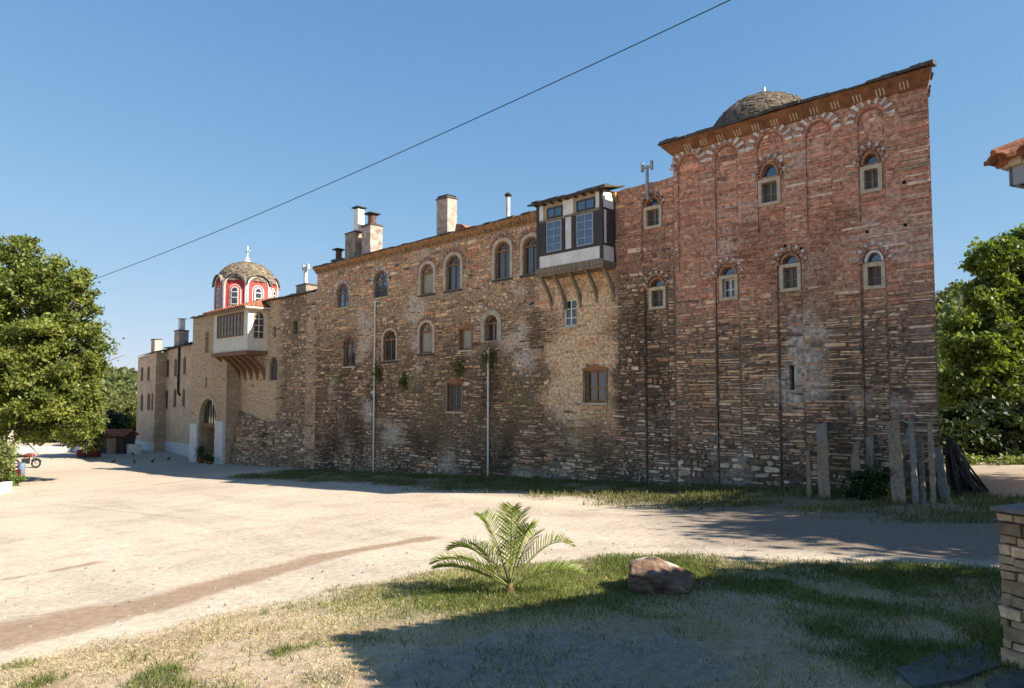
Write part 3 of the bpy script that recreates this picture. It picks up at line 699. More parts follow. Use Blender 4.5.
holes = [rect(1.02-.4+a, 1.12-.4+a, z, z+.1) for a, z in ((0, 8.55), (0.0, 7.33), (1.0, 7.3), (2.9, 7.1), (3.4, 7.25))]
mb = MB()
hole_panel(mb, [(0, -4), (TW, -4), (TW, TZ+.2), (0, TZ+.2)], niches, holes, 0, tower_mort)
mb.prism(rect(3.9, 4.05, 2.76, 3.53), -.36, -.33, 'soot')  # black sheet closes the slit, its inner darkness given as colour
for h in holes: mb.prism(h, -.3, -.26, 'soot')  # same black backing for the dark inside of each hole
side = [(0, 0), (2.3, -8), (TW, -8), (TW, 0)]
vs = [(a, b, z) for z in (-4, TZ+.2) for a, b in side]
mb.add(vs, [(0, 4, 5, 1), (1, 5, 6, 2), (2, 6, 7, 3), (4, 7, 6, 5)], 'rubble')
allops = [grow(o_, .02) for n_ in niches for o_ in n_[2]]+holes
allops += [rect(w_[1], w_[2], w_[3], w_[4]) for w_ in TWIN]
arcs = [arched(a-.02, b+.02, 10.6, 10.66, 10.66+(b-a)*.5+.2) for a, b, z0 in upper]
nst = [(n_[0], n_[1]) for n_ in niches]
stones(mb, 0, TW, -.9, lambda t: TZ, allops, nst, tower_col, 0, (.065, .155), (.22, .85), .022, lambda t, z: .02+.05*ss(5.8, 7.5, z)*ss(.3, 1.4, t)+.4*smear(t, z), edge_big=True, prot=(.004, .045))
mb.build('wall', B, org)
for a, b, z0 in upper:
    v = MB(); c = (a+b)/2; voussoirs(v, c, 10.66, (b-a)/2+.05, (b-a)/2+.05, 9, .25, (.66, .59, .50), .46, .022, 4, 176); voussoirs(v, c, 10.66, (b-a)/2+.05, (b-a)/2+.05, 8, .22, (.42, .22, .165), .46, .016, 14, 166)
    v.ring(lunette(a-.0, b+.0, 10.64, 10.66+(b-a)*.5), lunette(a+.06, b-.06, 10.66, 10.66+(b-a)*.5-.06), -NDEP, -.01, 'redarch', close=False); v.build('blind_arch', B, org)
# cornice: sloping ochre cove with groups of three cream bars, slates on top
mb = MB()
SD = (.278, -.961); prof = [(-.02, 11.16), (.05, 11.2), (.30, 11.48), (.34, 11.56), (-.02, 11.56)]
so_ = np.array((-.961, -.278))                      # outward of the skewed right side (t,o)
def sweep(mb, path, outs, prof, mt):
    n = len(prof); vs = []
    for (a, b), (u_, v_) in zip(path, outs):
        for d, z in prof: vs.append((a+u_*d, b+v_*d, z))
    fs = [(i*n+k, i*n+(k+1) % n, (i+1)*n+(k+1) % n, (i+1)*n+k) for i in range(len(path)-1) for k in range(n)]
    fs += [tuple(range(n)), tuple(range((len(path)-1)*n, len(path)*n))]
    mb.add(vs, fs, mt)
sweep(mb, [(2.3, -8), (0, 0), (TW, 0), (TW, -8)], [(-.1, -.03), (-.55, 1), (1, 1), (1, 0)], prof, 'cornice')
x = .55
while x < TW-.2:
    for k in (-.095, 0, .095):
        a, b = x+k-.018, x+k+.018
        vs = [(a, .07+.006, 11.225), (b, .076, 11.225), (b, .225, 11.39), (a, .225, 11.39), (a, .05, 11.25), (b, .05, 11.25), (b, .2, 11.415), (a, .2, 11.415)]
        mb.add(vs, [(0, 1, 2, 3), (4, 5, 6, 7), (0, 4, 5, 1), (1, 5, 6, 2), (2, 6, 7, 3), (3, 7, 4, 0)], 'sand')
    x += .62
mb.build('cornice', B, org)
mb = MB(); c = (4.2, -4., 12.9); base = [(-.2, .34), (TW+.32, .34), (TW+.32, -8.3), (2.3, -8.3)]
vs = [(a, b, 11.6) for a, b in base]+[(a+(c[0]-a)*.62, b+(c[1]-b)*.62, 12.75) for a, b in base]
mb.add(vs, [(0, 1, 5, 4), (1, 2, 6, 5), (2, 3, 7, 6), (3, 0, 4, 7), (4, 5, 6, 7)], 'slate')
slate_edge(mb, (-.24, .33), (TW+.36, .33), (0, 1), 11.575, .10); slate_edge(mb, (2.33, -8.), (-.16, .3), (-.961, -.278), 11.585, .06); slate_edge(mb, (TW+.3, .35), (TW+.3, -8), (1, 0), 11.585, .1)
roof = mb.build('roof', B, org)
# dome of lapped slates
def dome_mesh(c, R, H, n0=40, rows=13, col=(.16, .125, .095), lip=.05, rot=0):
    mb = MB(); mb.lathe([(R*.98*cos(a), H*.98*sin(a)) for a in np.linspace(0, pi/2*.97, 10)], c, 'slated', 32, tuple(q*.5 for q in col))
    for i in range(rows):
        a0 = pi/2*i/rows; a1 = pi/2*(i+1.35)/rows; r0 = R*cos(a0)+lip; r1 = R*cos(min(a1, pi/2*.99)); z0 = H*sin(a0); z1 = H*sin(min(a1, pi/2))
        n = max(7, int(n0*cos(a0))); off = random.random()
        for k in range(n):
            b0 = 2*pi*(k+off)/n; b1 = 2*pi*(k+off+.95)/n; e = random.uniform(-.02, .03); dz = random.uniform(-.03, .02); th = random.uniform(.025, .05)
            P = lambda r, b, z: (c[0]+r*cos(b), c[1]+r*sin(b), c[2]+z)
            v = [P(r0+e, b0, z0+dz), P(r0+e, b1, z0+dz+random.uniform(-.02, .02)), P(r1, b1, z1), P(r1, b0, z1)]
            v2 = [P(r0+e, b0, z0+dz+th), P(r0+e, b1, z0+dz+th), P(r1+.02, b1, z1+th), P(r1+.02, b0, z1+th)]
            kk = random.uniform(.55, 1.45); cc = tuple(q*kk for q in col)
            mb.add(v+v2, [(3, 2, 1, 0), (4, 5, 6, 7), (0, 1, 5, 4), (1, 2, 6, 5), (2, 3, 7, 6), (3, 0, 4, 7)], 'slated', cc)
    return mb
dc = (6.62, -4.5, 12.15)
mb = dome_mesh(dc, 2.2, 2.16, 84, 24, (.13, .10, .07), .03); mb.lathe([(2.3, -.6), (2.3, 0)], dc, 'stone', 24, (.3, .2, .15)); mb.build('dome', B, org)
mb = MB(); fz = dc[2]+2.14
mb.lathe([(.16, -.05), (.16, .06), (.07, .1)], (dc[0], dc[1], fz), 'white', 8); mb.box(dc[0]-.05, dc[0]+.05, dc[1]-.05, dc[1]+.05, fz, fz+.45, 'cross'); mb.build('finial', B, org)

# ================================================================== THE MAIN RANGE
R0, R1 = TW+.004, 32.7
B, org = fac('monastery_range', 'long rubble stone residential range with two rows of arched windows and roof chimneys', 'building', 20, 0, -1.2)
RZ = lambda t: 10.42+.12*nz(t*2.1, .3)+(.05*nz(t*7, 1.)) if t < 10.5 else 10.02
opens = []; niches = [[arched(8.32, 9.28, -3.5, 6.75, 7.1), NDEP, []], [arched(8.40, 9.40, 7.5, 9.6, 9.98), NDEP, []]]
op, lu = tower_window(B, org, 8.42, 9.13, 5.71, 6.52, 8.49, 9.05, 6.57, 6.82, NDEP); niches[0][2] += [op, lu]
op, lu = tower_window(B, org, 8.55, 9.30, 8.71, 9.53, 8.66, 9.20, 9.57, 9.84, NDEP); niches[1][2] += [op, lu]
# (outer box, style) of the timber windows
AW = [(29.20, 30.45, 7.66, 9.05, 'glassb', None, .05), (25.42, 26.70, 7.88, 9.32, 'glassb', None, .05), (21.50, 22.55, 7.62, 9.16, 'curtain', 'archivolt', .15),
      (19.50, 20.60, 7.62, 9.32, 'glass', 'archivolt', .15), (16.20, 17.20, 7.76, 9.46, 'glass', 'archivolt', .15), (14.52, 15.45, 7.76, 9.40, 'glass', 'archivolt', .15),
      (28.45, 29.60, 4.22, 5.88, 'glass', None, .08), (24.55, 25.75, 4.40, 6.05, 'glass', 'archivolt', .1), (21.53, 22.62, 4.66, 6.22, 'curtain', 'archivolt', .13)]
rb = MB()
for a, b, z0, z1, pn, sr, sw in AW:
    op = wood_window(B, org, a, b, z0, z1, True, 'wood', pn, surround=sr, sw=sw, sill='dark' if sr else True, bars=1 if pn == 'glassb' else 0, mull=1 if pn != 'curtain' else 0); opens.append(op)
    v = MB(); zs = z1-(b-a)*.42; c = (a+b)/2; m = sw if sr else .03
    voussoirs(v, c, zs, (b-a)/2+m, (z1-zs)+m, 11, .20, (.56, .46, .36) if z0 > 7 and a > 24 else (.36, .20, .145), .8, .02, -4, 184); v.build('relieving_arch', B, org)
op = wood_window(B, org, 16.98, 17.86, 5.02, 6.22, True, 'wood', 'glass', surround='cream_old', sw=.22, sill=False, bars=0, dep=.2); opens.append(op)
op = wood_window(B, org, 18.72, 19.55, 4.70, 5.70, False, 'orange', 'curtain', surround='oldwood', sw=.07, mull=0, sill=True, hood='orange'); opens.append(op)
op = wood_window(B, org, 19.38, 20.42, 1.82, 3.18, False, 'orange', 'shutter', surround='oldwood', sw=.09, mull=1, sill=True, hood='orange'); opens.append(op)
op = wood_window(B, org, 11.10, 12.08, 2.30, 3.56, False, 'orange', 'glass', surround='oldwood', sw=.10, mull=1, bars=1, sill=True, hood='orange'); opens.append(op)
op = wood_window(B, org, 12.50, 13.22, 5.36, 6.50, False, 'cream', 'glass', surround=None, mull=1, bars=2, sill=True); opens.append(op)
mb = MB()
top = [(t, RZ(t)) for t in np.arange(R0, 10.5, .35)]
outer = [(R0, -4.5), (R1, -4.5), (R1, 10.05), (10.5, 10.05)]+top[::-1]
hole_panel(mb, outer, niches, opens, 0, main_mort)
mb.add([(R1, o_, z) for o_ in (0, -9) for z in (-4.5, 10.05)], [(0, 1, 3, 2)], 'rubble'); mb.add([(a, -9, z) for a in (R0, R1) for z in (-4.5, 10.05)], [(0, 1, 3, 2)], 'rubble')
mb.add([(a, b, 10.05) for a, b in ((10.5, 0), (R1, 0), (R1, -9), (10.5, -9))], [(0, 1, 2, 3)], 'rubble')
mb.add([(a, b, 10.35) for a, b in ((R0, -.02), (10.5, -.02), (10.5, -9), (R0, -9))], [(0, 1, 2, 3)], 'rubble')
mb.add([(10.5, b, z) for b in (-.02, -9) for z in (9.9, 10.35)], [(0, 1, 3, 2)], 'rubble')
blk = [grow(p, .05) for p in opens]+[grow(arched(a, b, z0, z1-(b-a)*.42, z1), sw if sr else .03) for a, b, z0, z1, pn, sr, sw in AW]+[grow(arched(16.98, 17.86, 5.02, 5.85, 6.22), .22)]
blk += [p for n_ in niches for p in n_[2]]+[rect(8.42, 9.13, 5.71, 6.52), rect(8.55, 9.30, 8.71, 9.53)]
stones(mb, R0, R1, -2.6, RZ, blk, [(n_[0], n_[1]) for n_ in niches], main_col, 0, (.07, .18), (.2, .7), .026, lambda t, z: .02+.5*oriel_zone(t, z)*ss(1., 3., z)+.42*smear(t, z), prot=(.004, .05))
mb.build('wall', B, org)
# ochre brick cornice with dentils and slate roof
mb = MB(); sweep(mb, [(10.45, 0), (R1+.02, 0), (R1+.02, -9)], [(0, 1), (1, 1), (1, 0)], [(-.02, 9.97), (.06, 9.98), (.09, 10.1), (.19, 10.24), (.22, 10.33), (-.02, 10.33)], 'cornice2')
x = 14.0
while x < R1:
    wd = random.uniform(.10, .16); mb.box(x, x+wd, -.01, .135+random.uniform(-.02, .03), 10.03, 10.13, 'cornice2', j=.012); x += wd+.06
mb.build('cornice', B, org)
mb = MB(); mb.add([(10.5, .22, 10.36), (R1+.22, .22, 10.36), (R1+.22, -9.2, 10.36), (10.5, -9.2, 10.36), (10.5, -4.5, 11.3), (R1-3, -4.5, 11.3)], [(0, 1, 5, 4), (1, 2, 5), (2, 3, 4, 5), (0, 4, 3), (0, 3, 2, 1)], 'slate')
slate_edge(mb, (13.9, .2), (R1+.2, .2), (0, 1), 10.335, .07, .035); slate_edge(mb, (R1+.2, .2), (R1+.2, -9), (1, 0), 10.335, .07, .035)
roof = mb.build('roof', B, org)
def chimney(B, org, roof, t, o, z0, z1, wd, dp, body='render_grey', pipe=None, cap=True, ptop='soot', pr=.16, sq=False, pm='flue', dt=0.):
    mb = MB(); mb.box(t-wd/2, t+wd/2, o-dp/2, o+dp/2, z0, z1, body, j=.02)
    mb.box(t-wd/2-.04, t+wd/2+.04, o-dp/2-.04, o+dp/2+.04, z1, z1+.09, 'slate' if cap else body, j=.02)
    f = mb.build('chimney', B, org)
    if pipe:
        q = MB()
        if sq: q.box(t+dt-pr, t+dt+pr, o-pr, o+pr, z1+.09, pipe, pm)
        else: q.tube([(t+dt, o, z1+.08), (t+dt, o, pipe)], pr, pm, 12)
        q.build('flue_pipe', f, org)
        q = MB(); q.box(t+dt-pr*1.5, t+dt+pr*1.5, o-pr*1.5, o+pr*1.5, pipe+.05, pipe+.11, ptop)
        q.tube([(t+dt, o, pipe-.02), (t+dt, o, pipe+.06)], pr*1.1, ptop, 10); q.build('cap', f, org)
    return f
chimney(B, org, roof, 31.6, -.8, 10.2, 10.75, 1.0, .4, pipe=11.35, pr=.2, pm='rust')
chimney(B, org, roof, 30.1, -.9, 10.2, 12.15, 1.05, .55, 'render_grey', pipe=13.55, sq=True, pr=.22, pm='panel', dt=-.5)
chimney(B, org, roof, 28.4, -1.0, 10.2, 12.3, .9, .8, 'render_white', pipe=12.98, pr=.24, pm='rust')
chimney(B, org, roof, 21.75, -1.0, 10.2, 12.55, .85, .62, 'render_white', cap=True)
for k in range(1):
    q = MB(); q.box(21.36, 22.14, -1.29, -.71, 12.64, 12.74, 'soot', j=.04); q.build('chimney_cowl', B, org)
mb = MB(); mb.prism([(19.6, 10.4), (21.1, 10.4), (20.9, 11.15), (20.45, 11.05)], -1.6, -.9, 'terracotta'); mb.build('dormer_ridge', B, org)
q = MB(); q.tube([(17.35, -1, 10.3), (17.35, -1, 11.85)], .1, 'flue', 10); f = q.build('flue_pipe', B, org)
q = MB(); q.lathe([(.17, 0), (.17, .05), (.02, .16)], (17.35, -1, 11.87), 'soot', 10); q.tube([(17.35, -1, 11.8), (17.35, -1, 11.9)], .12, 'soot', 10); q.build('cap', f, org)
q = MB(); q.tube([(14.75, -.7, 10.3), (14.75, -.7, 10.75)], .13, 'flue', 10); f = q.build('flue_pipe', B, org)
q = MB(); q.lathe([(.24, 0), (.24, .05), (.05, .12)], (14.75, -.7, 10.75), 'soot', 10); q.build('cap', f, org)
# stove pipe with an H-shaped cowl out of the small fanlight
q = MB(); q.tube([(9.0, -.12, 9.78), (9.0, .16, 9.80), (9.0, .2, 9.9), (9.0, .2, 11.0)], .06, 'iron', 9); f = q.build('stove_pipe', B, org)
q = MB(); q.tube([(8.80, .2, 10.95), (9.2, .2, 10.95)], .05, 'iron', 8)
for x in (8.80, 9.2): q.tube([(x, .2, 10.82), (x, .2, 11.14)], .06, 'iron', 8)
q.build('cowl', f, org)
def pipe(B, org, t, z0, z1, r=.055, m='iron', o=.1):
    q = MB(); q.tube([(t, o-.12, z1+.05), (t, o, z1), (t, o, z0)], r, m, 8)
    z = z0+.6
    while z < z1: q.box(t-r-.02, t+r+.02, o-.1, o+r*.6, z-.02, z+.02, 'iron'); z += 1.9
    return q.build('drainpipe', B, org)
pipe(B, org, 26.4, -1.75, 7.7, .045, 'cream'); pipe(B, org, 17.52, -1.15, 4.68, .045, 'cream')

# timber oriel on curved struts
a, b, o1 = 10.60, 13.92, .78
Z0, ZA, ZB, Z1 = 7.66, 8.27, 9.63, 10.30
mb = MB(); mb.box(a+.02, b-.02, -.05, o1-.03, Z0, Z1+.1, 'beige'); mb.box(a-.03, b+.05, -.02, o1+.05, Z0-.16, Z0-.01, 'oldwood')
mb.box(a-.02, b+.02, -.02, o1+.02, Z0-.26, Z0-.165, 'oldwood')
orl = mb.build('oriel', B, org)
def fr(x): return b-(b-a)*(x-98)/(432-98)
def osub(nm, mb): return mb.build(nm, orl, org)
q = MB()                                               # posts and rails
for x in (b-.06, a+.06): q.box(x-.07, x+.07, o1-.06, o1+.035, Z0, Z1, 'darkwood')
q.box(a, b, o1-.05, o1+.03, ZB-.05, ZB+.05, 'oldwood'); q.box(a, b, o1-.05, o1+.03, ZA-.05, ZA+.05, 'darkwood'); q.box(a, b, o1-.05, o1+.045, Z0-.008, Z0+.07, 'oldwood')
q.box(a-.045, a+.02, 0, .10, Z0, Z1, 'darkwood'); q.box(a-.04, a+.02, .1, o1, ZA-.04, ZA+.04, 'darkwood'); q.box(a-.04, a+.02, .1, o1, ZB-.04, ZB+.04, 'darkwood')
osub('frame_timber', q)
q = MB(); q.box(a+.14, b-.14, o1-.04, o1+.012, Z0+.075, ZA-.055, 'panel'); osub('lower_panel', q)
for x0, x1 in ((105, 132), (238, 290), (400, 428)):
    q = MB(); q.box(fr(x1), fr(x0), o1-.04, o1+.014, ZB+.055, Z1-.02, 'panel'); osub('white_panel', q)
q = MB(); q.box(fr(279), fr(251), o1-.04, o1+.02, ZA+.055, ZB-.055, 'panel'); osub('white_panel', q)
for x0, x1 in ((106, 147), (231, 248), (284, 305), (389, 428)):
    q = MB(); u0, u1 = fr(x1), fr(x0); nb = max(2, int((u1-u0)/.09))
    for k in range(nb): q.box(u0+(u1-u0)*k/nb+.004, u0+(u1-u0)*(k+1)/nb-.004, o1-.03, o1+.018+random.uniform(0, .01), ZA+.055, ZB-.055, 'darkwood')
    osub('shutter', q)
def owin(u0, u1, z0, z1, nx, ny, o, white=True):
    q = MB(); fm = 'winblue' if white else 'darkwood'; R_ = rect(u0, u1, z0, z1); q.ring(R_, inset(R_, .05), o-.03, o+.02, fm)
    for k in range(1, nx): x = u0+(u1-u0)*k/nx; q.box(x-.018, x+.018, o-.02, o+.012, z0+.02, z1-.02, fm)
    for k in range(1, ny): z = z0+(z1-z0)*k/ny; q.box(u0+.02, u1-.02, o-.018, o+.009, z-.014, z+.014, fm)
    q.prism(inset(R_, .02), o-.015, o-.003, 'glassb'); osub('casement', q)
owin(fr(230), fr(150), ZA+.06, ZB-.06, 2, 4, o1+.002); owin(fr(388), fr(307), ZA+.06, ZB-.06, 2, 4, o1+.002)
owin(fr(234), fr(152), ZB+.07, ZB+.5, 2, 1, o1-.005, False); owin(fr(396), fr(306), ZB+.07, ZB+.5, 2, 1, o1-.005, False)
q = MB()                                              # side face: panels and dark window
q.box(a-.03, a+.01, .12, o1-.03, ZB+.045, Z1, 'panel'); q.box(a-.03, a+.01, .12, o1-.03, Z0, ZA-.045, 'panel'); osub('side_panel', q)
q = MB(); q.box(a-.02, a+.01, .12, o1-.05, ZA+.045, ZB-.045, 'glass'); 
for y in (.34, .54): q.box(a-.032, a-.015, y-.02, y+.02, ZA+.045, ZB-.045, 'darkwood')
q.box(a-.03, a+.012, o1-.2, o1-.06, ZA+.045, ZB-.045, 'panel'); osub('side_casement', q)
q = MB(); vs = []
for x in (a-.28, b+.32):
    vs += [(x, o1+.26, Z1+.03), (x, -.3, Z1+.32), (x, o1+.26, Z1+.09), (x, -.3, Z1+.38)]
q.add(vs, [(0, 4, 5, 1), (2, 3, 7, 6), (0, 2, 6, 4), (1, 5, 7, 3), (0, 1, 3, 2), (4, 6, 7, 5)], 'slate'); slate_edge(q, (a-.28, o1+.2), (b+.32, o1+.2), (0, 1), Z1+.09, .08, .03)
for k in range(9): x = a+.05+(b-a-.1)*k/8; q.box(x-.035, x+.035, o1-.05, o1+.2, Z1-.035, Z1+.03, 'darkwood')
osub('roof', q)
def strut(B, org, t, w_, zlow, ztop, o_out, name, parent, m, th=.11, sag=.5):
    pts = []
    for k in range(9):
        f = k/8; pts.append((o_out*f**1.9+.03, zlow+(ztop-zlow)*f))
    q = MB(); poly = pts+[(p[0]-th-.02, p[1]+.02) for p in pts[::-1]]
    poly = [(max(-.03, p[0]), p[1]) for p in poly]
    n = 9; vs = [(t+s*w_/2, p[0], p[1]) for s in (-1, 1) for p in pts]+[(t+s*w_/2, max(-.02, p[0]-th), p[1]+.04) for s in (-1, 1) for p in pts]
    fs = []
    for i in range(n-1):
        fs += [(i, i+1, n+i+1, n+i), (2*n+i, 3*n+i, 3*n+i+1, 2*n+i+1), (i, 2*n+i, 2*n+i+1, i+1), (n+i, n+i+1, 3*n+i+1, 3*n+i)]
    fs += [(0, n, 3*n, 2*n), (n-1, 3*n-1, 4*n-1, 2*n-1)]
    q.add(vs, fs, m); return q.build(name, parent, org)
for t in (13.82, 13.12, 12.30, 11.50, 10.68): strut(B, org, t, .11, 6.05 if t > 12 else 6.2, Z0-.25, o1-.06, 'strut', orl, 'oldwood', .10)

# ================================================================== GATEHOUSE
B, org = fac('gatehouse', 'gatehouse of tan stone with tall arched gateway and cream oriel room on brown corbels', 'building', 45, 0, -2.4)
GC = [(3, (.40, .30, .205)), (2, (.32, .235, .16)), (1.2, (.46, .37, .27)), (.8, (.22, .175, .135))]
def gate_col(t, z):
    rough = ss(40.2, 38.5, t+.8*nz(z*.7, 1.1)); low = ss(1.2, -.3, z+.7*nz(t, 2.))
    c = pick(GC)
    if t < 45.2 and (random.random() < rough*.6 or random.random() < low*.9): c = pick(BROWN) if random.random() < .7 else pick(LIME)
    f = 1-.35*ss(.1, .5, nz(t*.5, z*.3, 8.)+.3*ss(39.2, 38.2, t)*ss(36.6, 37.4, t)); return tuple(x*f for x in c)
def gate_mort(t, z): return mixc((.62, .45, .29), (.25, .175, .115), max(ss(40.2, 38.5, t), ss(1.2, -.3, z)) if t < 45.2 else .25)
GW = -1.0; zg = lambda t: 9.15
opens = []
for a, b, z0, z1 in ((39.9, 40.4, 6.55, 7.35), (36.9, 37.45, 6.65, 7.5)):
    opens.append(wood_window(B, org, a, b, z0, z1, False, 'darkwood', 'glass', o=GW, mull=1, sill=False, dep=.2))
opens.append(wood_window(B, org, 39.45, 40.7, 3.6, 5.25, True, 'wood', 'shutter', o=GW, surround='archivolt', sw=.12, mull=1, sill=True, dep=.1))
mb = MB()
hole_panel(mb, [(32.0, -5), (45.4, -5), (45.4, 9.2), (32., 9.2)], [], opens, GW, gate_mort, .45)
stones(mb, 33.5, 45.4, -3., zg, [grow(p, .06) for p in opens]+[grow(opens[2], .14)], [], gate_col, GW, (.1, .22), (.22, .7), .03, lambda t, z: .06+.6*ss(39, 41, t)*ss(-.5, 1.2, z), prot=(.003, .04))
# end pilaster beside the main range
mb.box(33.6, 35.1, GW-.1, GW+.35, -5, 9.1, 'rubble'); stones(mb, 33.6, 35.1, -3, lambda t: 9.0, [], [], lambda t, z: tuple(.75*q for q in pick(BROWN)), GW+.35, (.1, .2), (.25, .6), .03, .03, prot=(.004, .04))
# battered foot of the wall
bt = MB(); slope = lambda t, z: GW+.03+max(0, 1.5-z)*.17*ss(36.0, 43.5, t)
panel(bt, [(35.1, -3.4), (45.4, -3.4), (45.4, 1.45), (43, 1.1), (41, .7), (38.5, .9), (36.5, .3), (35.1, .5)], [], 0, lambda t, z: (.24, .175, .12))
stones(bt, 35.1, 45.38, -3, lambda t: .75+.6*ss(41, 45, t)+.3*nz(t*.9, 3.), [], [], lambda t, z: pick(LIME) if random.random() < .45 else pick(BROWN), 0, (.1, .24), (.22, .7), .03, .04, prot=(.0, .07))
bt.v = [(v[0], v[1]+slope(v[0], v[2]), v[2]) for v in bt.v]
n_ = len(mb.v); mb.v += bt.v
for f_, m_, c_ in zip(bt.f, bt.m, bt.c): mb.f.append([q_+n_ for q_ in f_]); mb.m.append(mb.mi(bt.mats[m_])); mb.c.append(c_)
mb.add([(a, b, 9.2) for a, b in ((32.9, GW), (45.4, GW), (45.4, -9), (32.9, -9))], [(0, 1, 2, 3)], 'slate')
mb.add([(a, -9, z) for a in (32.9, 45.4) for z in (-5, 9.2)], [(0, 1, 3, 2)], 'rubble')
# gate tower
G0, G1, GTZ = 45.4, 52.0, 8.75
arch = arched(46.9, 50.2, -6, .75, 2.32, 16); slit = rect(48.98, 49.26, 3.15, 4.0); nich = arched(48.8, 49.5, 5.85, 7.2, 7.55)
hole_panel(mb, [(G0, -6.2), (G1, -6.2), (G1, GTZ), (G0, GTZ)], [[nich, .18, []]], [slit], 0, gate_mort) if False else None
panel(mb, [(G0, -6.2), (G1, -6.2), (G1, GTZ), (G0, GTZ)], [arch, slit, nich], 0, gate_mort)
reveal(mb, arch, 0, -6, gate_mort, 'rubble'); reveal(mb, slit, 0, -.4, gate_mort); reveal(mb, nich, 0, -.3, gate_mort)
mb.prism(slit, -.42, -.39, 'soot'); mb.prism(nich, -.32, -.29, 'render_grey')  # black sheet stands in for the darkness inside the gate slit
stones(mb, G0, G1, -3, lambda t: GTZ, [grow(arch, .3), slit, grow(nich, .03), rect(45.2, 46.9, -4, .7), rect(50.2, 51.7, -4, .35)], [], gate_col, 0, (.1, .2), (.25, .7), .03, .25, prot=(.003, .02))
mb.add([(G0, o_, z) for o_ in (0, -9) for z in (-6.2, GTZ)], [(0, 1, 3, 2)], 'rubble'); mb.add([(G1, o_, z) for o_ in (0, -6) for z in (-6.2, GTZ)], [(0, 1, 3, 2)], 'rubble')
mb.add([(a, b, GTZ) for a, b in ((G0, 0), (G1, 0), (G1, -6), (G0, -6))], [(0, 1, 2, 3)], 'slate')
mb.add([(G0, -6, z) for z in (2.4, GTZ)]+[(G1, -6, z) for z in (2.4, GTZ)], [(0, 1, 3, 2)], 'rubble')
mb.build('wall', B, org)
q = MB(); q.ring(arched(46.6, 50.5, -3.3, .75, 2.62, 16), arched(46.91, 50.19, -3.3, .75, 2.31, 16), -.03, .06, 'archivolt'); q.build('gate_arch', B, org)
for a, b, z0, z1 in ((45.42, 46.85, -3.2, .68), (50.22, 51.6, -3.4, .34)):
    q = MB(); q.box(a, b, -.05, .2, z0, z1, 'white', j=.008); q.build('pilaster', B, org)
q = MB(); q.box(46.92, 50.18, -.32, -.2, .12, .42, 'wood'); gri = q.build('gate_fanlight', B, org)
q = MB()
for k in range(1, 7):
    x = 46.9+3.3*k/7; dx = (x-48.55)/1.65; q.box(x-.03, x+.03, -.29, -.26, .4, .75+1.53*sqrt(max(0, 1-dx*dx)), 'ironl')
q.build('bars', gri, org)
q = MB(); q.prism(arched(46.93, 50.17, .40, .76, 2.30, 16), -.33, -.30, 'fanglass'); q.build('pane', gri, org)
q = MB(); q.box(46.95, 50.15, -1.05, -.96, -3.2, .1, 'gatewood')
for x in np.arange(47.2, 50.1, .32): q.box(x-.01, x+.01, -.96, -.94, -3.2, .1, 'darkwood')
q.box(46.95, 50.15, -.96, -.9, -.6, -.45, 'gatewood'); q.box(46.95, 50.15, -.96, -.9, -2.2, -2.05, 'gatewood'); q.build('door', B, org)
# roofs
q = MB(); slate_edge(q, (33, GW+.1), (41.3, GW+.1), (0, 1), 9.2, .18, .05); slate_edge(q, (45.6, .05), (G1+.2, .05), (0, 1), GTZ, .18, .05); slate_edge(q, (G1, .1), (G1, -6), (1, 0), GTZ+.01, .18, .05)
q.add([(33, GW+.2, 9.27), (45.4, GW+.2, 9.27), (45.4, -5, 10.2), (33, -5, 10.2)], [(0, 1, 2, 3)], 'slate'); q.add([(G0-.2, .1, GTZ+.07), (G1+.1, .1, GTZ+.07), (G1, -6, GTZ+1.2), (G0, -6, GTZ+1.2)], [(0, 1, 2, 3)], 'slate')
roof = q.build('roof', B, org)
f = chimney(B, org, roof, 37.6, -2.0, 9.1, 10.0, 1.35, .8, 'render_grey')
q = MB(); q.tube([(37.75, -2, 10.0), (37.75, -2, 11.3)], .14, 'flue', 9); q.tube([(37.45, -2, 11.3), (38.05, -2, 11.3)], .1, 'flue', 8)
for x in (37.45, 38.05): q.tube([(x, -2, 11.15), (x, -2, 11.5)], .11, 'flue', 8)
q.build('flue_pipe', f, org)
# cream oriel room
a, b, o1 = 41.15, 46.85, .42; Z0, Z1 = 5.68, 8.62
q = MB(); q.box(a, b, GW-.1, o1, Z0, Z1, 'cream', j=0); orl = q.build('oriel', B, org)
q = MB(); q.box(a-.12, b+.1, GW-.05, o1+.12, Z0-.28, Z0-.005, 'wood'); osub('floor_beam', q)
q = MB(); w0, w1, z0, z1 = 41.85, 46.15, 6.75, 8.42; R_ = rect(w0, w1, z0, z1); q.ring(R_, inset(R_, .12), o1-.02, o1+.07, 'wood')
for k in range(1, 8): x = w0+(w1-w0)*k/8; q.box(x-.06, x+.06, o1-.02, o1+.06, z0+.05, z1-.05, 'wood')
for z in (z0+.55, z0+1.15): q.box(w0+.05, w1-.05, o1-.02, o1+.045, z-.035, z+.035, 'wood')
q.prism(inset(R_, .05), o1-.01, o1+.02, 'glass_brown'); osub('window_band', q)
q = MB(); y0, y1 = GW+.32, GW+1.0
pl = arched(y0, y1, 6.55, 8.05, 8.38, 8); n = len(pl)
q.add([(a-.03, y, z) for y, z in pl]+[(a+.02, y, z) for y, z in pl], [tuple(range(n))]+[(i, (i+1) % n, (i+1) % n+n, i+n) for i in range(n)], 'wood')
pl2 = inset(pl, .08); q.add([(a-.036, y, z) for y, z in pl2], [tuple(range(n))], 'glass')
q.box(a-.05, a-.03, (y0+y1)/2-.03, (y0+y1)/2+.03, 6.6, 8.3, 'cream')
for z in (7.0, 7.45, 7.9): q.box(a-.048, a-.03, y0+.05, y1-.05, z-.025, z+.025, 'cream')
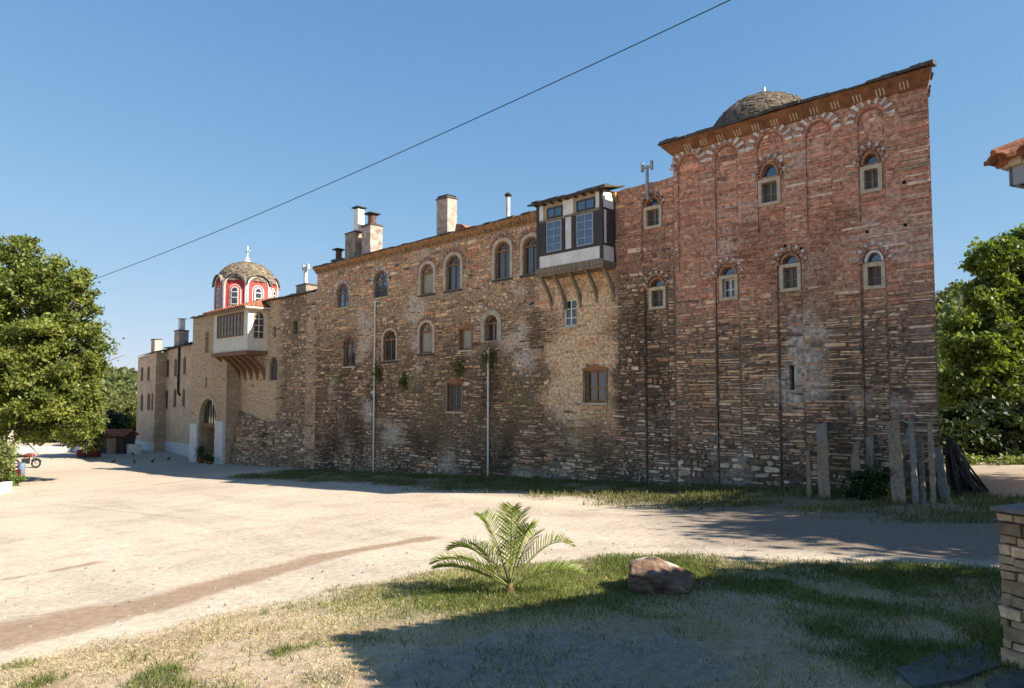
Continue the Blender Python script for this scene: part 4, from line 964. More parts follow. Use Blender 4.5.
osub('side_window', q)
for t in np.linspace(41.6, 46.5, 6): strut(B, org, t, .2, 3.65, Z0-.27, o1-GW, 'corbel', orl, 'wood', .25) if False else None
for t in np.linspace(41.5, 46.5, 6):
    pts = [((o1-GW)*(k/8)**1.8+GW+.03, 3.65+(Z0-.28-3.65)*k/8) for k in range(9)]
    q = MB(); n = 9
    vs = [(t+s*.13, p[0], p[1]) for s in (-1, 1) for p in pts]+[(t+s*.13, max(GW-.02, p[0]-.28), p[1]+.1) for s in (-1, 1) for p in pts]; fs = []
    for i in range(n-1): fs += [(i, i+1, n+i+1, n+i), (2*n+i, 3*n+i, 3*n+i+1, 2*n+i+1), (i, 2*n+i, 2*n+i+1, i+1), (n+i, n+i+1, 3*n+i+1, 3*n+i)]
    fs += [(0, n, 3*n, 2*n), (n-1, 3*n-1, 4*n-1, 2*n-1)]; q.add(vs, fs, 'wood'); osub('corbel', q)
def tileroof(mb, P0, P1, P2, P3, pitch, mt='terracotta', r=None, seg=.4):
    """barrel tiles on the quad P0-P1 (eave) to P3-P2 (top)"""
    P0, P1, P2, P3 = map(Vector, (P0, P1, P2, P3)); n = max(2, int((P1-P0).length/pitch)); r = r or pitch*.42
    for i in range(n):
        f = (i+.5)/n; A = P0.lerp(P1, f); Bp = P3.lerp(P2, f); L = (Bp-A).length; m = max(1, int(L/seg)); d = (Bp-A)/L
        s = (P1-P0).normalized(); up = s.cross(d); up = up if up.z > 0 else -up
        for k in range(m):
            a0 = A+d*(L*k/m-.03)+up*.012; a1 = A+d*(L*(k+1)/m+.03)-up*.012; rr = r*random.uniform(.92, 1.05); q = random.uniform(-.012, .012)
            vs = []
            for c, r_ in ((a0, rr), (a1, rr*.85)):
                for rad in (r_, r_-.016):
                    for j in range(7):
                        an = pi*j/6; vs.append(tuple(c+s*(cos(an)*rad+q)+up*(sin(an)*rad)))
            fs = []
            for j in range(6):
                fs += [(j, j+1, 14+j+1, 14+j), (7+j, 21+j, 21+j+1, 7+j+1), (j, 7+j, 7+j+1, j+1), (14+j, 14+j+1, 21+j+1, 21+j)]
            fs += [(0, 14, 21, 7), (6, 13, 27, 20)]
            mb.add(vs, fs, mt)
    mb.add([tuple(p) for p in (P0, P1, P2, P3)], [(0, 1, 2, 3)], mt)
q = MB(); e = .42; zr = Z1+.08; pk0 = (a+1.6, GW-1.0, zr+.95); pk1 = (b-1.6, GW-1.0, zr+.95)
E0, E1, E2, E3 = (a-e, o1+e, zr), (b+e+.6, o1+e, zr), (b+e, GW-2.4, zr), (a-e, GW-2.4, zr)
q.box(a-e+.05, b+e, GW-.4, o1+e-.05, zr-.16, zr-.02, 'beige'); q.box(a-e, b+e+.6, o1+e-.06, o1+e, zr-.13, zr+.0, 'wood'); q.box(a-e, a-e+.05, GW-.4, o1+e, zr-.1, zr+.0, 'cream')
tileroof(q, E0, E1, pk1, pk0, .3); tileroof(q, E3, E0, pk0, pk0, .3); q.add([E1, E2, pk1], [(0, 1, 2)], 'terracotta'); q.add([E2, E3, pk0, pk1], [(0, 1, 2, 3)], 'terracotta')
osub('tiled_roof', q)

# ================================================================== FAR WING
B, org = fac('residential_wing', 'lower far wing of pale brown masonry with narrow windows and a whitewashed base band', 'building', 58, 0, -2.3)
mb = MB(); WO = -.9; ops = []
for a, b, z0, z1 in ((59.66, 60.36, 4.2, 5.8), (57.76, 58.42, 4.26, 5.78), (55.72, 56.36, 4.38, 5.9), (59.68, 60.36, 1.4, 3.05), (57.7, 58.44, 1.55, 3.12), (55.74, 56.4, 1.65, 3.12)):
    ops.append(wood_window(B, org, a, b, z0, z1, True, 'wood', 'shutter', o=WO, mull=1, sill=True, fan=False))
wm = lambda t, z: (.46, .33, .22)
panel(mb, [(52, -5), (61.1, -5), (61.1, 6.6), (52, 7.1)], ops, WO, wm, 'wing'); [reveal(mb, p, WO, WO-.3, wm, 'wing') for p in ops]
ops2 = []
for a, b, z0, z1 in ((63.5, 64.2, 3.9, 5.2), (61.75, 62.45, 3.88, 5.2), (63.3, 64.0, 1.15, 2.7), (61.45, 62.2, 1.25, 2.78), (60.62, 61.15, 1.27, 2.78)):
    ops2.append(wood_window(B, org, a, b, z0, z1, True, 'wood', 'shutter', o=0, mull=1, sill=True, fan=False))
panel(mb, [(60.2, -5), (65, -5), (65, 6.1), (60.2, 6.4)], ops2, 0, wm, 'wing'); [reveal(mb, p, 0, -.3, wm, 'wing') for p in ops2]
mb.add([(60.2, o_, z) for o_ in (0, WO) for z in (-5, 6.4)], [(0, 1, 3, 2)], 'rubble'); mb.add([(65, 0, -5), (65, 0, 6.1), (65, -8, 6.1), (65, -8, -5)], [(0, 1, 2, 3)], 'wing'); mb.add([(a, -8, z) for a in (52, 65) for z in (-5, 6)], [(0, 1, 3, 2)], 'wing')
mb.build('wall', B, org)
q = MB(); q.box(60.17, 65.03, -.02, .04, -4, -1.62, 'white'); q.box(52.02, 60.16, WO-.02, WO+.04, -4, -1.48, 'white'); q.build('base_band', B, org)
q = MB(); q.add([(52, WO+.3, 7.15), (61, WO+.3, 6.65), (61, -5, 8.2), (52, -5, 8.7)], [(0, 1, 2, 3)], 'slate'); slate_edge(q, (52, WO+.1), (60.2, WO+.1), (0, 1), 6.75, .22, .05)
q.add([(60, .25, 6.45), (65.2, .25, 6.15), (65.2, -5, 7.5), (60, -5, 7.8)], [(0, 1, 2, 3)], 'slate'); q.add([(52, WO-.05, 7.0), (61, WO-.05, 6.5), (61, WO+.32, 6.6), (52, WO+.32, 7.1)], [(0, 1, 2, 3)], 'darkwood')
roof = q.build('roof', B, org)
chimney(B, org, roof, 63.9, -1.2, 5.9, 7.75, 1.0, .6, 'render_pink')
chimney(B, org, roof, 58.3, -1.4, 6.4, 8.2, 1.15, .8, 'render_white', pipe=9.25, pr=.22, sq=True, pm='panel', ptop='panel')
q = MB(); q.tube([(57.1, WO+.1, 6.7), (57.1, WO+.1, 2.8), (56.7, WO+.1, 2.6)], .09, 'soot', 8); q.build('drainpipe', B, org)

# ================================================================== CHAPEL DOME BEHIND THE GATEHOUSE
ccx, cco, R = 52.1, -4.4, 2.48
B, org = fac('chapel', 'small chapel drum in red with white arches under a slate dome and marble cross', 'chapel', ccx, cco, 8.6)
q = MB(); n = 8; a0 = .36
zb, zs, zt = 8.4, 11.6, 12.3
for k in range(n):
    A = 2*pi*k/n+a0; Bn = 2*pi*(k+1)/n+a0; p = np.array((cos(A), sin(A)))*R; p2 = np.array((cos(Bn), sin(Bn)))*R; s = (p2-p); L = np.linalg.norm(s); s /= L; nn = np.array((s[1], -s[0])); mid = (p+p2)/2
    fc = []
    def PP(x, z, d): w2 = mid+s*x+nn*d; return (ccx+w2[0], cco+w2[1], z)
    ar = [(-L/2, zb), (L/2, zb)]+[(L/2*cos(pi*j/10), zs+(L/2)*.95*sin(pi*j/10)) for j in range(11)]
    q.add([PP(x, z, 0) for x, z in ar], [tuple(range(len(ar)))], 'redp')
    for (w0, w1, d, mt) in ((L/2-.02, L/2-.13, .08, 'white'),):
        out = [(w0*cos(pi*j/10), zs+w0*.95*sin(pi*j/10)) for j in range(11)]; inn = [(w1*cos(pi*j/10), zs+w1*.95*sin(pi*j/10)) for j in range(11)]
        vs = [PP(x, z, d) for x, z in out]+[PP(x, z, d) for x, z in inn]+[PP(x, z, -.02) for x, z in out]+[PP(x, z, -.02) for x, z in inn]; m = 11
        q.add(vs, [f_ for j in range(10) for f_ in ((j, j+1, m+j+1, m+j), (m+j, m+j+1, 3*m+j+1, 3*m+j), (j, 2*m+j, 2*m+j+1, j+1))], mt)
    for x in (-L/2+.07, L/2-.07):
        vs = [PP(x+dx, z, d) for dx in (-.055, .055) for d in (-.02, .08) for z in (zb, zs)]
        q.add(vs, [(0, 1, 3, 2), (4, 6, 7, 5), (2, 3, 7, 6), (1, 5, 7, 3)], 'white')
drum = q.build('drum', B, org)
for k in range(n):
    A = 2*pi*k/n+a0; Bn = 2*pi*(k+1)/n+a0; p = np.array((cos(A), sin(A)))*R; p2 = np.array((cos(Bn), sin(Bn)))*R; s = (p2-p); L = np.linalg.norm(s); s /= L; nn = np.array((s[1], -s[0])); mid = (p+p2)/2
    def PP(x, z, d): w2 = mid+s*x+nn*d; return (ccx+w2[0], cco+w2[1], z)
    q = MB()
    for h_, d0, mt in ((.50, .05, 'white'), (.44, .07, 'redp'), (.32, .09, 'white'), (.22, .11, 'glass')):
        ar = [(-h_, 9.0), (h_, 9.0)]+[(h_*cos(pi*j/8), 11.2+h_*sin(pi*j/8)) for j in range(9)]; m = len(ar)
        q.add([PP(x, z, d0) for x, z in ar]+[PP(x, z, -.02) for x, z in ar], [tuple(range(m))]+[(j, (j+1) % m, (j+1) % m+m, j+m) for j in range(m)], mt)
    for z in (9.5, 10.05, 10.6, 11.05): q.add([PP(x, z+dz, d) for x in (-.24, .24) for d in (.1, .125) for dz in (-.03, .03)], [(2, 3, 7, 6), (0, 2, 6, 4), (1, 5, 7, 3)], 'white')
    q.build('window', B, org)
dcc = (ccx, cco, 12.02)
q = dome_mesh(dcc, 2.36, 1.9, 70, 17, (.175, .14, .10), .06)
for k in range(n):                                             # scalloped slate eaves over each arch
    A = 2*pi*k/n+a0; Bn = 2*pi*(k+1)/n+a0; p = np.array((cos(A), sin(A)))*R; p2 = np.array((cos(Bn), sin(Bn)))*R; s = (p2-p); L = np.linalg.norm(s); s /= L; nn = np.array((s[1], -s[0])); mid = (p+p2)/2
    def PP(x, z, d): w2 = mid+s*x+nn*d; return (ccx+w2[0], cco+w2[1], z)
    for j in range(12):
        b0, b1 = pi*j/12, pi*(j+1)/12; r = L/2+.03; kk = random.uniform(.6, 1.3)
        v = [PP(r*cos(b0), zs+.95*r*sin(b0), .26), PP(r*cos(b1), zs+.95*r*sin(b1), .26), PP(r*cos(b1)*.8, zs+.55*r*sin(b1)+.6, -.8), PP(r*cos(b0)*.8, zs+.55*r*sin(b0)+.6, -.8)]
        q.add(v+[(x, y, z+.07) for x, y, z in v], [(3, 2, 1, 0), (4, 5, 6, 7), (0, 1, 5, 4), (1, 2, 6, 5), (2, 3, 7, 6), (3, 0, 4, 7)], 'slated', (.22*kk, .18*kk, .14*kk))
q.build('dome', B, org)
q = MB(); zc = dcc[2]+1.88; q.lathe([(.3, -.1), (.26, .15), (.12, .45), (.1, .5)], (ccx, cco, zc), 'cross', 8)
q.box(ccx-.04, ccx+.04, cco-.04, cco+.04, zc+.4, zc+1.45, 'cross'); q.box(ccx-.42, ccx+.42, cco-.036, cco+.036, zc+.97, zc+1.05, 'cross'); q.build('cross', B, org)
q = MB(); q.box(ccx-3, ccx+3, cco-3, cco+2.6, 8.0, 8.75, 'rubble'); q.build('base_wall', B, org)

# ================================================================== TREES AND PLANTS
gl = at(20, 440, 40); base = (gl[0]-1.2, 40., gz(gl[0], 40))
cl = px_clumps([(32, 292, 42, 40), (-15, 275, 45, 41), (62, 282, 26, 39.5), (75, 300, 22, 39), (18, 340, 45, 39), (62, 350, 42, 39), (82, 362, 22, 39.5), (-25, 350, 50, 41), (40, 398, 42, 38.5), (75, 395, 26, 39), (5, 410, 36, 39), (-35, 410, 40, 41), (25, 255, 20, 40.5), (94, 345, 9, 39.5), (88, 424, 15, 38.6), (66, 428, 14, 38.8), (40, 432, 12, 38.8)])
tree('walnut_tree', 'large leafy broadleaf tree filling the left edge of the yard', 'tree', base, cl, 120000, .21, (.035, .065, .012), (.25, .27, .058), .42, 9, sub=46, sig=.12)
def bush(name, label, base, lobes, n, size, dark, light, mt='leaf', cat='shrub', group=None):
    e = thing(name, label, cat, base, 0, group); base = np.array(base)
    P, tone = crown_pts(lobes, n, 26, .17, .35); P[:, 2] = np.maximum(P[:, 2], base[2]+.02)
    quads('foliage', leaves(P, size), leafcols(len(P), dark, light, tone), mt, e, base)
    q = MB()
    for k in range(5):
        c = lobes[k % len(lobes)]; q.tube([base, ((base[0]+c[0])/2+random.uniform(-.1, .1), (base[1]+c[1])/2, (base[2]+c[2])/2), c[:3]], [.05*max(.4, c[3]), .035*max(.4, c[3]), .012], 'bark', 5)
    q.build('stems', e, base, smooth=True); return e
p = at(4, 455, 36); bush('round_shrub', 'pale green shrub at the left edge beside the red motorcycle', (p[0]-.2, 36, gz(p[0], 36)), px_clumps([(2, 452, 15, 36), (6, 466, 11, 35.5), (-12, 458, 20, 36)]), 5000, .16, (.06, .09, .03), (.27, .29, .10))
p = at(86, 440, 55); bush('olive_shrub', 'pale olive shrub in front of the low white wall', (p[0], 55, gz(p[0], 55)), px_clumps([(84, 428, 17, 55), (76, 438, 12, 54.5), (95, 422, 12, 55), (90, 442, 10, 54.5)]), 6000, .26, (.06, .07, .025), (.25, .25, .09))
p = at(110, 440, 66); tree('dark_conifer', 'dark bushy evergreen standing behind the tile roofed shed', 'tree', (p[0], 66, gz(p[0], 66)), px_clumps([(108, 425, 15, 66), (118, 432, 12, 66), (102, 436, 12, 65.5), (110, 418, 9, 66)]), 8000, .3, (.012, .028, .014), (.04, .065, .03), .2, 3.5, mt='leafd')
p = at(131, 440, 70); tree('yellow_green_tree', 'small yellow green tree beside the end of the far wing', 'tree', (p[0], 70, gz(p[0], 70)), px_clumps([(130, 425, 9, 70), (133, 436, 8, 70), (126, 438, 7, 69)]), 3500, .3, (.10, .11, .02), (.30, .27, .04), .12, 2.5)
for x, y, r, Y, lab in ((92, 405, 22, 78, 'mid green tree on the slope behind the conifer'), (70, 420, 22, 74, 'bushy tree behind the left end of the white wall'), (122, 402, 14, 90, 'small round tree highest on the near slope')):
    p = at(x, y, Y); tree('slope_tree', lab, 'tree', (p[0], Y, gz(p[0], Y)), px_clumps([(x, y, r, Y), (x-r*.6, y+r*.5, r*.8, Y), (x+r*.5, y+r*.6, r*.75, Y-1)]), 5000, .42, (.05, .07, .02), (.20, .21, .07), .2, 5, 'trees on the slope beyond the wall')
# right hand tree behind the tower corner
base = (25.2, 35., 0.)
cl = px_clumps([(992, 262, 24, 35), (1015, 285, 32, 35), (984, 296, 18, 34.5), (1030, 320, 40, 35), (985, 340, 34, 34), (958, 347, 15, 34.5), (1040, 250, 30, 36), (1010, 375, 36, 33.5), (962, 385, 26, 34), (1060, 340, 40, 35), (985, 415, 28, 33.5), (1030, 415, 30, 34), (950, 420, 16, 34)])
tree('plane_tree', 'big bright green tree behind the right corner of the red tower', 'tree', base, cl, 70000, .24, (.03, .055, .012), (.215, .27, .045), .35, 7, sub=38, sig=.14)
p = gp(1010, 468); bush('low_green_shrub', 'low bright shrub on the sunlit bank at the far right', (p[0]+1, p[1]+3, 0), [(p[0]+1.5, p[1]+1.6, .12, 1.2, .7, .22), (p[0]-.5, p[1]+1.9, .1, .8, .5, .2), (p[0]+3.0, p[1]+1.4, .12, .9, .6, .22)], 1800, .14, (.06, .09, .02), (.26, .30, .08))
for (x, Y, r, lab) in ((958, 28.5, 20, 'dark shrub of the hedge nearest the pole pile'), (986, 29.6, 22, 'dark shrub behind the trunk of the right tree'), (1026, 28.2, 24, 'dark shrub at the right end of the far hedge')):
    p = at(x, 440, Y); bush('hedge_shrub', lab, (p[0], Y, 0), px_clumps([(x, 440, r*1.2, Y), (x-16, 450, r*.8, Y-.5), (x+16, 446, r*.9, Y), (x+4, 420, r, Y+1)]), 7000, .24, (.012, .025, .008), (.05, .07, .02), 'leafd', group='shrubs of the far hedge')
# shade trees to the right, out of frame, that throw the dappled shade over the road
for x, y, h, r in ((15.8, 4.2, 9.5, 2.9), (18.2, 8.6, 10.5, 3.0), (22.0, 11.0, 14.0, 3.7), (24.2, 15.2, 13.5, 3.2), (13.8, 1.2, 8.0, 2.3)):
    cl = [(x, y, h*.66, r, r, h*.26), (x-r*.5, y+r*.3, h*.5, r*.7, r*.7, h*.17), (x+r*.4, y-r*.5, h*.52, r*.7, r*.7, h*.18), (x-.2, y, h*.86, r*.55, r*.55, h*.13)]
    tree('shade_tree', 'tall broadleaf tree shading the road to the right of the yard', 'tree', (x, y, 0), cl, 9000, .34, (.03, .05, .012), (.14, .18, .04), .24, h*.8, 'shade trees along the right of the yard', sub=30, sig=.2)
# woodland on the far hills
def wood_stuff():
    n = 5200; A = np.concatenate([RNG.uniform(-.95, -.42, n//2), RNG.uniform(.50, .95, n//2)]); Rr = np.where(A < 0, RNG.uniform(95, 225, n), RNG.uniform(190, 440, n))
    Z = hillz(A, Rr); keep = Z > -2.5; A, Rr, Z = A[keep], Rr[keep], Z[keep]; C = np.stack([A*Rr, Rr, Z+.8], -1); m = 16
    sz = np.where(A < 0, 1.5, 3.0)*(.6+.7*RNG.random(len(A)))
    P = C[:, None, :]+RNG.normal(size=(len(C), m, 3))*np.array([.55, .55, .45])*sz[:, None, None]; P = P.reshape(-1, 3)
    V = leaves(P, 1.)
    ctr = P[:, None, :]; V = ctr+(V-ctr)*np.repeat(sz, m)[:, None, None]*.9
    tone = np.repeat(RNG.random(len(C)), m); col = leafcols(len(P), (.045, .065, .022), (.15, .165, .055), tone)
    o = quads('hillside_woodland', V, col, 'leaf'); struct(o, 'stuff'); o['label'] = 'green scrub woodland covering the distant hills'
wood_stuff()
# plants growing out of the wall
for t, z, o, r, lab in ((26.0, 3.75, .1, .42, 'weed clump growing beside the left white drainpipe'), (19.54, 3.9, .1, .45, 'weed clump growing under the small orange window'), (23.8, 3.3, .08, .34, 'loose weed clump low between the two drainpipes'), (17.4, 4.25, .08, .4, 'weed clump at the top of the right white drainpipe'), (41.0, -.35, -.8, .6, 'bushy weed clump on the gatehouse wall foot')):
    c = W(t, o, z); e = thing('wall_plant', lab, 'plant', c, 0, 'weeds rooted in the masonry')
    P = c+RNG.normal(size=(330, 3))*np.array([.45, .22, .6])*r
    d = (P-W(t, 0, z))@N; P = P-np.minimum(d-.04-(o if o < -.3 else 0), 0)[:, None]*N
    quads('foliage', leaves(P, .10), leafcols(len(P), (.03, .05, .012), (.15, .16, .045), RNG.random(len(P))), 'leafd', e, c)

# ================================================================== PALM
pb = np.array([-.03, 9.62, gz(-.03, 9.62)])
e = thing('young_palm', 'young palm with arching feathery fronds in the grass', 'palm', pb)
q = MB(); q.lathe([(.06, -.05), (.07, .03), (.05, .10), (.03, .16)], pb, 'palmbase', 9); q.build('trunk', e, pb)
FR = [(-1.04, .62, -.15, .1, 1.0), (-1.05, .40, .25, -.18, .96), (-.85, .72, .35, .2, .9), (-.42, .96, .4, .35, .85), (.04, 1.12, .1, .4, .82), (.30, .92, -.25, .2, .9), (.88, .82, .25, .15, .95), (.98, .46, -.2, -.2, 1.), (.16, 1.02, .35, .3, .8), (.4, .7, .6, .1, .9), (-.5, .5, .7, .0, .9)]
for dx, hz, dy, tipd, drp in FR:
    p0 = Vector(pb)+Vector((0, 0, .1)); pk = Vector((pb[0]+dx*.62, pb[1]+dy*.62, pb[2]+hz*1.08)); p1 = Vector((pb[0]+dx*1.02, pb[1]+dy, pb[2]+hz*(.74 if abs(dx) > .6 else 1.04)))
    n = 30; pts = [p0*(1-f)**2+pk*2*f*(1-f)+p1*f*f for f in [k/n for k in range(n+1)]]
    V = []; q = MB(); q.tube([tuple(p) for p in pts[::2]], [.014*(1-.85*k/15) for k in range(16)], 'palmrib', 5)
    for i in range(5, n+1):
        d = (pts[i]-pts[i-1]).normalized(); f = i/n; side = d.cross(Vector((0, 0, 1)))
        side = side.normalized() if side.length > .05 else Vector((1, 0, 0)); up = side.cross(d).normalized()
        L = .30*(sin(pi*min(1, f*.88+.1))**.7)*random.uniform(.85, 1.1)+.03
        for s in (-1, 1):
            for rep in range(1):
                v = (side*s*.72+d*.62+up*.38+Vector((0, 0, random.uniform(-.15, .05)))).normalized(); wdt = d*.011
                b_ = pts[i]+d*random.uniform(-.01, .01); m_ = b_+v*L*.5+up*.01; t_ = b_+v*L-Vector((0, 0, .05*L))
                k = random.uniform(.7, 1.25); col = (.19*k, .235*k, .045*k) if random.random() < .8 else (.28*k, .28*k, .08*k)
                q.add([tuple(b_-wdt*.6), tuple(m_-wdt), tuple(t_), tuple(m_+wdt), tuple(b_+wdt*.6)], [(0, 1, 2, 3, 4)], 'leaf', col)
    q.build('frond', e, pb)

# ================================================================== BOULDER
import bmesh
def rockmesh(name, c, rad, seed, cf, sub=5, parent=None):
    bm = bmesh.new(); bmesh.ops.create_icosphere(bm, subdivisions=sub, radius=1)
    rs = random.Random(seed); planes = [(Vector((rs.uniform(-1, 1), rs.uniform(-1, 1), rs.uniform(-.5, 1))).normalized(), rs.uniform(.6, .9)) for _ in range(18)]
    for v in bm.verts:
        p = v.co.copy()
        for n_, d in planes:
            k = p.dot(n_)-d
            if k > 0: p -= n_*k*.99
        p += p.normalized()*.05*noise.noise(p*2.2+Vector((seed, 0, 0)))+p.normalized()*.03*noise.noise(p*6)
        v.co = Vector((p.x*rad[0], p.y*rad[1], p.z*rad[2]))
    me = bpy.data.meshes.new(name); bm.to_mesh(me); bm.free(); me.materials.append(M['rock'])
    a = me.attributes.new('Col', 'FLOAT_COLOR', 'POINT'); cc = []
    for v in me.vertices: cc += [*cf(v.co.x/rad[0], v.co.y/rad[1], v.co.z/rad[2]), 1]
    a.data.foreach_set('color', cc)
    o = bpy.data.objects.new(name, me); S.collection.objects.link(o); o.location = tuple(float(x) for x in c); return o
def boulder_c(x, y, z):
    f = ss(.1, .35, noise.noise(Vector((x*1.6+3, y*1.6, z*2.2)))+.28*(z-.35)); v = ss(.10, .02, abs(noise.noise(Vector((x*1.3, y*1.3+5, z*1.3)))))
    c = mixc((.15, .09, .058), (.46, .39, .31), max(f*ss(.6, .74, z), .18*v)); return mixc(c, (.09, .05, .035), ss(.2, .5, noise.noise(Vector((x*2+9, y*2, z*2)))))  # pale only near the top, with faint veins and dark blotches
bx = gp(665, 590); bo = rockmesh('boulder', (bx[0], bx[1]+.15, bx[2]+.10), (.68, .48, .29), 5, boulder_c); bo.rotation_euler = (.05, .06, .3)
tag(bo, 'reddish boulder with a pale top in the grass', 'boulder')

# ================================================================== STONE PIER, SLABS, NEIGHBOUR HOUSE
px_, py_ = 4.74, 6.78; g0 = gz(px_, py_); E1v = np.array((.915, .40)); E2v = np.array((.30, -.954)); rzp = atan2(.40, .915)
e = thing('stone_pier', 'squared stone pier end of a garden wall under slate slabs', 'pier', (px_, py_, g0), rzp)
q = MB(); z = -.3
while z < 1.42:
    h = random.uniform(.06, .15); x = 0.
    while x < 1.3:
        L = random.uniform(.07, .20) if x < .5 else random.uniform(.14, .34); d = random.uniform(-.025, .025); k = random.uniform(.75, 1.2); c = tuple(v*k*wq for v, wq in zip(pick([(3, (.33, .255, .185)), (2, (.25, .195, .145)), (1, (.42, .35, .26)), (.7, (.15, .125, .1))]), WARM))
        if x == 0.:
            ye = -.02
            while ye > -.5:
                l2 = random.uniform(.07, .24); y2 = max(-.55, ye-l2); y2 = -.55 if y2 < -.47 else y2; d2 = random.uniform(-.025, .022); k2 = random.uniform(.65, 1.25)
                q.box(d2, L, y2+.007, ye-.007, z+random.uniform(.006, .014), min(1.44, z+h)-random.uniform(.006, .014), 'stone', tuple(v*k2 for v in c), j=.01); ye = y2
            x += L; continue
        q.box(x+.006, min(1.3, x+L)-.006, -.55+d, -.02+d*.5, z+.008, min(1.44, z+h)-.008, 'stone', c, j=.011); x += L
    y = -.5
    while y > -2.2:                                   # wall running on towards the house
        L = random.uniform(.07, .22); d = random.uniform(-.03, .02); k = random.uniform(.75, 1.2); c = tuple(v*k for v in pick([(3, (.40, .30, .20)), (2, (.28, .21, .15)), (1, (.50, .41, .29)), (.7, (.14, .115, .09))]))
        f_ = random.uniform(.3, .7)
        if z < 1.3:
            if random.random() < .35: q.box(.0+d, .5, y-L+.008, y-.008, z+.008, z+h*f_-.006, 'stone', c, j=.009); q.box(.01-d, .5, y-L+.008, y-.008, z+h*f_+.006, z+h-.006, 'stone', tuple(v*.7 for v in c), j=.009)
            else: q.box(.0+d, .5, y-L+.008, y-.008, z+.008, z+h-.008, 'stone', c, j=.012)
        y -= L
    z += h
q.box(.05, 1.26, -.51, -.06, -.3, 1.42, 'mortar', (.13, .105, .08)); q.box(.05, .46, -2.2, -.5, -.3, 1.3, 'mortar', (.13, .105, .08)); q.build('masonry', e)
q = MB(); q.prism([(-.03, -.58), (1.4, -.6), (1.38, .03), (.5, .05), (-.04, .02)], 1.45, 1.485, 'capslab', ax='z'); q.build('cap_slab', e)
q = MB(); q.prism([(-.03, -2.25), (.56, -2.2), (.6, -.75), (.12, -.66)], 1.36, 1.39, 'metalsheet', ax='z'); q.build('coping_slab', e)
for pts, lab in (([(895, 672), (935, 655), (992, 645), (1000, 668), (960, 684), (915, 690)], 'broad flat slate slab sunk in the grass left of the stone pier'), ([(985, 684), (1010, 672), (1040, 676), (1045, 700), (1000, 700)], 'smaller slate slab at the bottom right corner by the pier')):
    P = [gp(*p) for p in pts]; c = sum(P)/len(P); q = MB(); n = len(P)
    vs = [(p[0], p[1], gz(p[0], p[1])-.06) for p in P]+[(p[0]*.985+c[0]*.015, p[1]*.985+c[1]*.015, gz(p[0], p[1])+.03+random.uniform(-.012, .015)) for p in P]
    q.add(vs, [tuple(range(n)), tuple(range(n, 2*n))]+[(i, (i+1) % n, (i+1) % n+n, i+n) for i in range(n)], 'slab'); o = q.build('slate_slab', None, c); o.location = tuple(c); tag(o, lab, 'slab', 'slate slabs near the pier')
C0 = np.array((3.85, 5.40)); hz = 4.39; rz = atan2(E1v[1], E1v[0])
B = thing('neighbour_house', 'low house at the right edge showing a tiled eave corner with grey fascia', 'house', (C0[0], C0[1], 0), rz)
# local frame: x along the far eave (away to the right), y negative = along the eave that runs back past the camera
LX, LY = 7.0, 8.5
q = MB(); q.box(.55, LX-.5, -LY+.5, -.55, -.5, hz-.15, 'cream'); q.box(1.5, 3.5, -.56, -.50, -.5, 0, 'cream'); q.build('wall', B)
q = MB(); q.box(.54-.03, .56, -3.2, -2.2, 0, 2.1, 'wood'); q.build('door', B)
q = MB(); q.box(.53, .56, -5.6, -4.6, 1.0, 2.2, 'wood'); f = q.build('window', B); q = MB(); q.box(.515, .54, -5.5, -4.7, 1.1, 2.1, 'glass'); q.build('pane', f)
q = MB(); q.box(.10, LX-.1, -LY+.1, -.10, hz-.12, hz-.08, 'soffit'); q.build('soffit', B)
q = MB(); q.box(.085, .115, -LY+.1, -.09, hz-.13, hz+.02, 'fascia'); q.box(.085, LX-.1, -.115, -.085, hz-.13, hz+.02, 'fascia'); q.build('fascia', B)
q = MB()
for k in range(38):
    y = -.16-k*.222
    if y > -LY: q.box(.03, .14, y-.05, y+.05, hz+.02, hz+.075, 'sand', j=.015)
    x = .16+k*.222
    if x < LX: q.box(x-.05, x+.05, -.14, -.03, hz+.02, hz+.075, 'sand', j=.015)
q.box(.05, .13, -LY+.1, -.12, hz+.015, hz+.04, 'sand'); q.box(.05, LX-.1, -.13, -.05, hz+.016, hz+.041, 'sand'); q.build('mortar_fill', B)
q = MB(); zr = hz+.06; ridge0 = (LX/2, -LX/2, zr+1.45); ridge1 = (LX/2, -LY+LX/2, zr+1.45)
A0, A1, A2, A3 = (-.02, .02, zr), (LX, .02, zr), (LX, -LY, zr), (-.02, -LY, zr)
tileroof(q, A0, A3, ridge1, ridge0, .222); tileroof(q, A1, A0, ridge0, ridge0, .222); q.add([A2, A3, ridge1], [(0, 1, 2)], 'terracotta'); q.add([A1, A2, ridge1, ridge0], [(0, 1, 2, 3)], 'terracotta')
for k in range(14):
    f0, f1 = (k+.18)/14, (k+1.3)/14; p0 = Vector(A0).lerp(Vector(ridge0), f0)+Vector((0, 0, .02)); p1 = Vector(A0).lerp(Vector(ridge0), f1)+Vector((0, 0, .05)); q.tube([tuple(p0), tuple(p1)], [.085, .07], 'terracotta', 10)
q.build('tiled_roof', B)

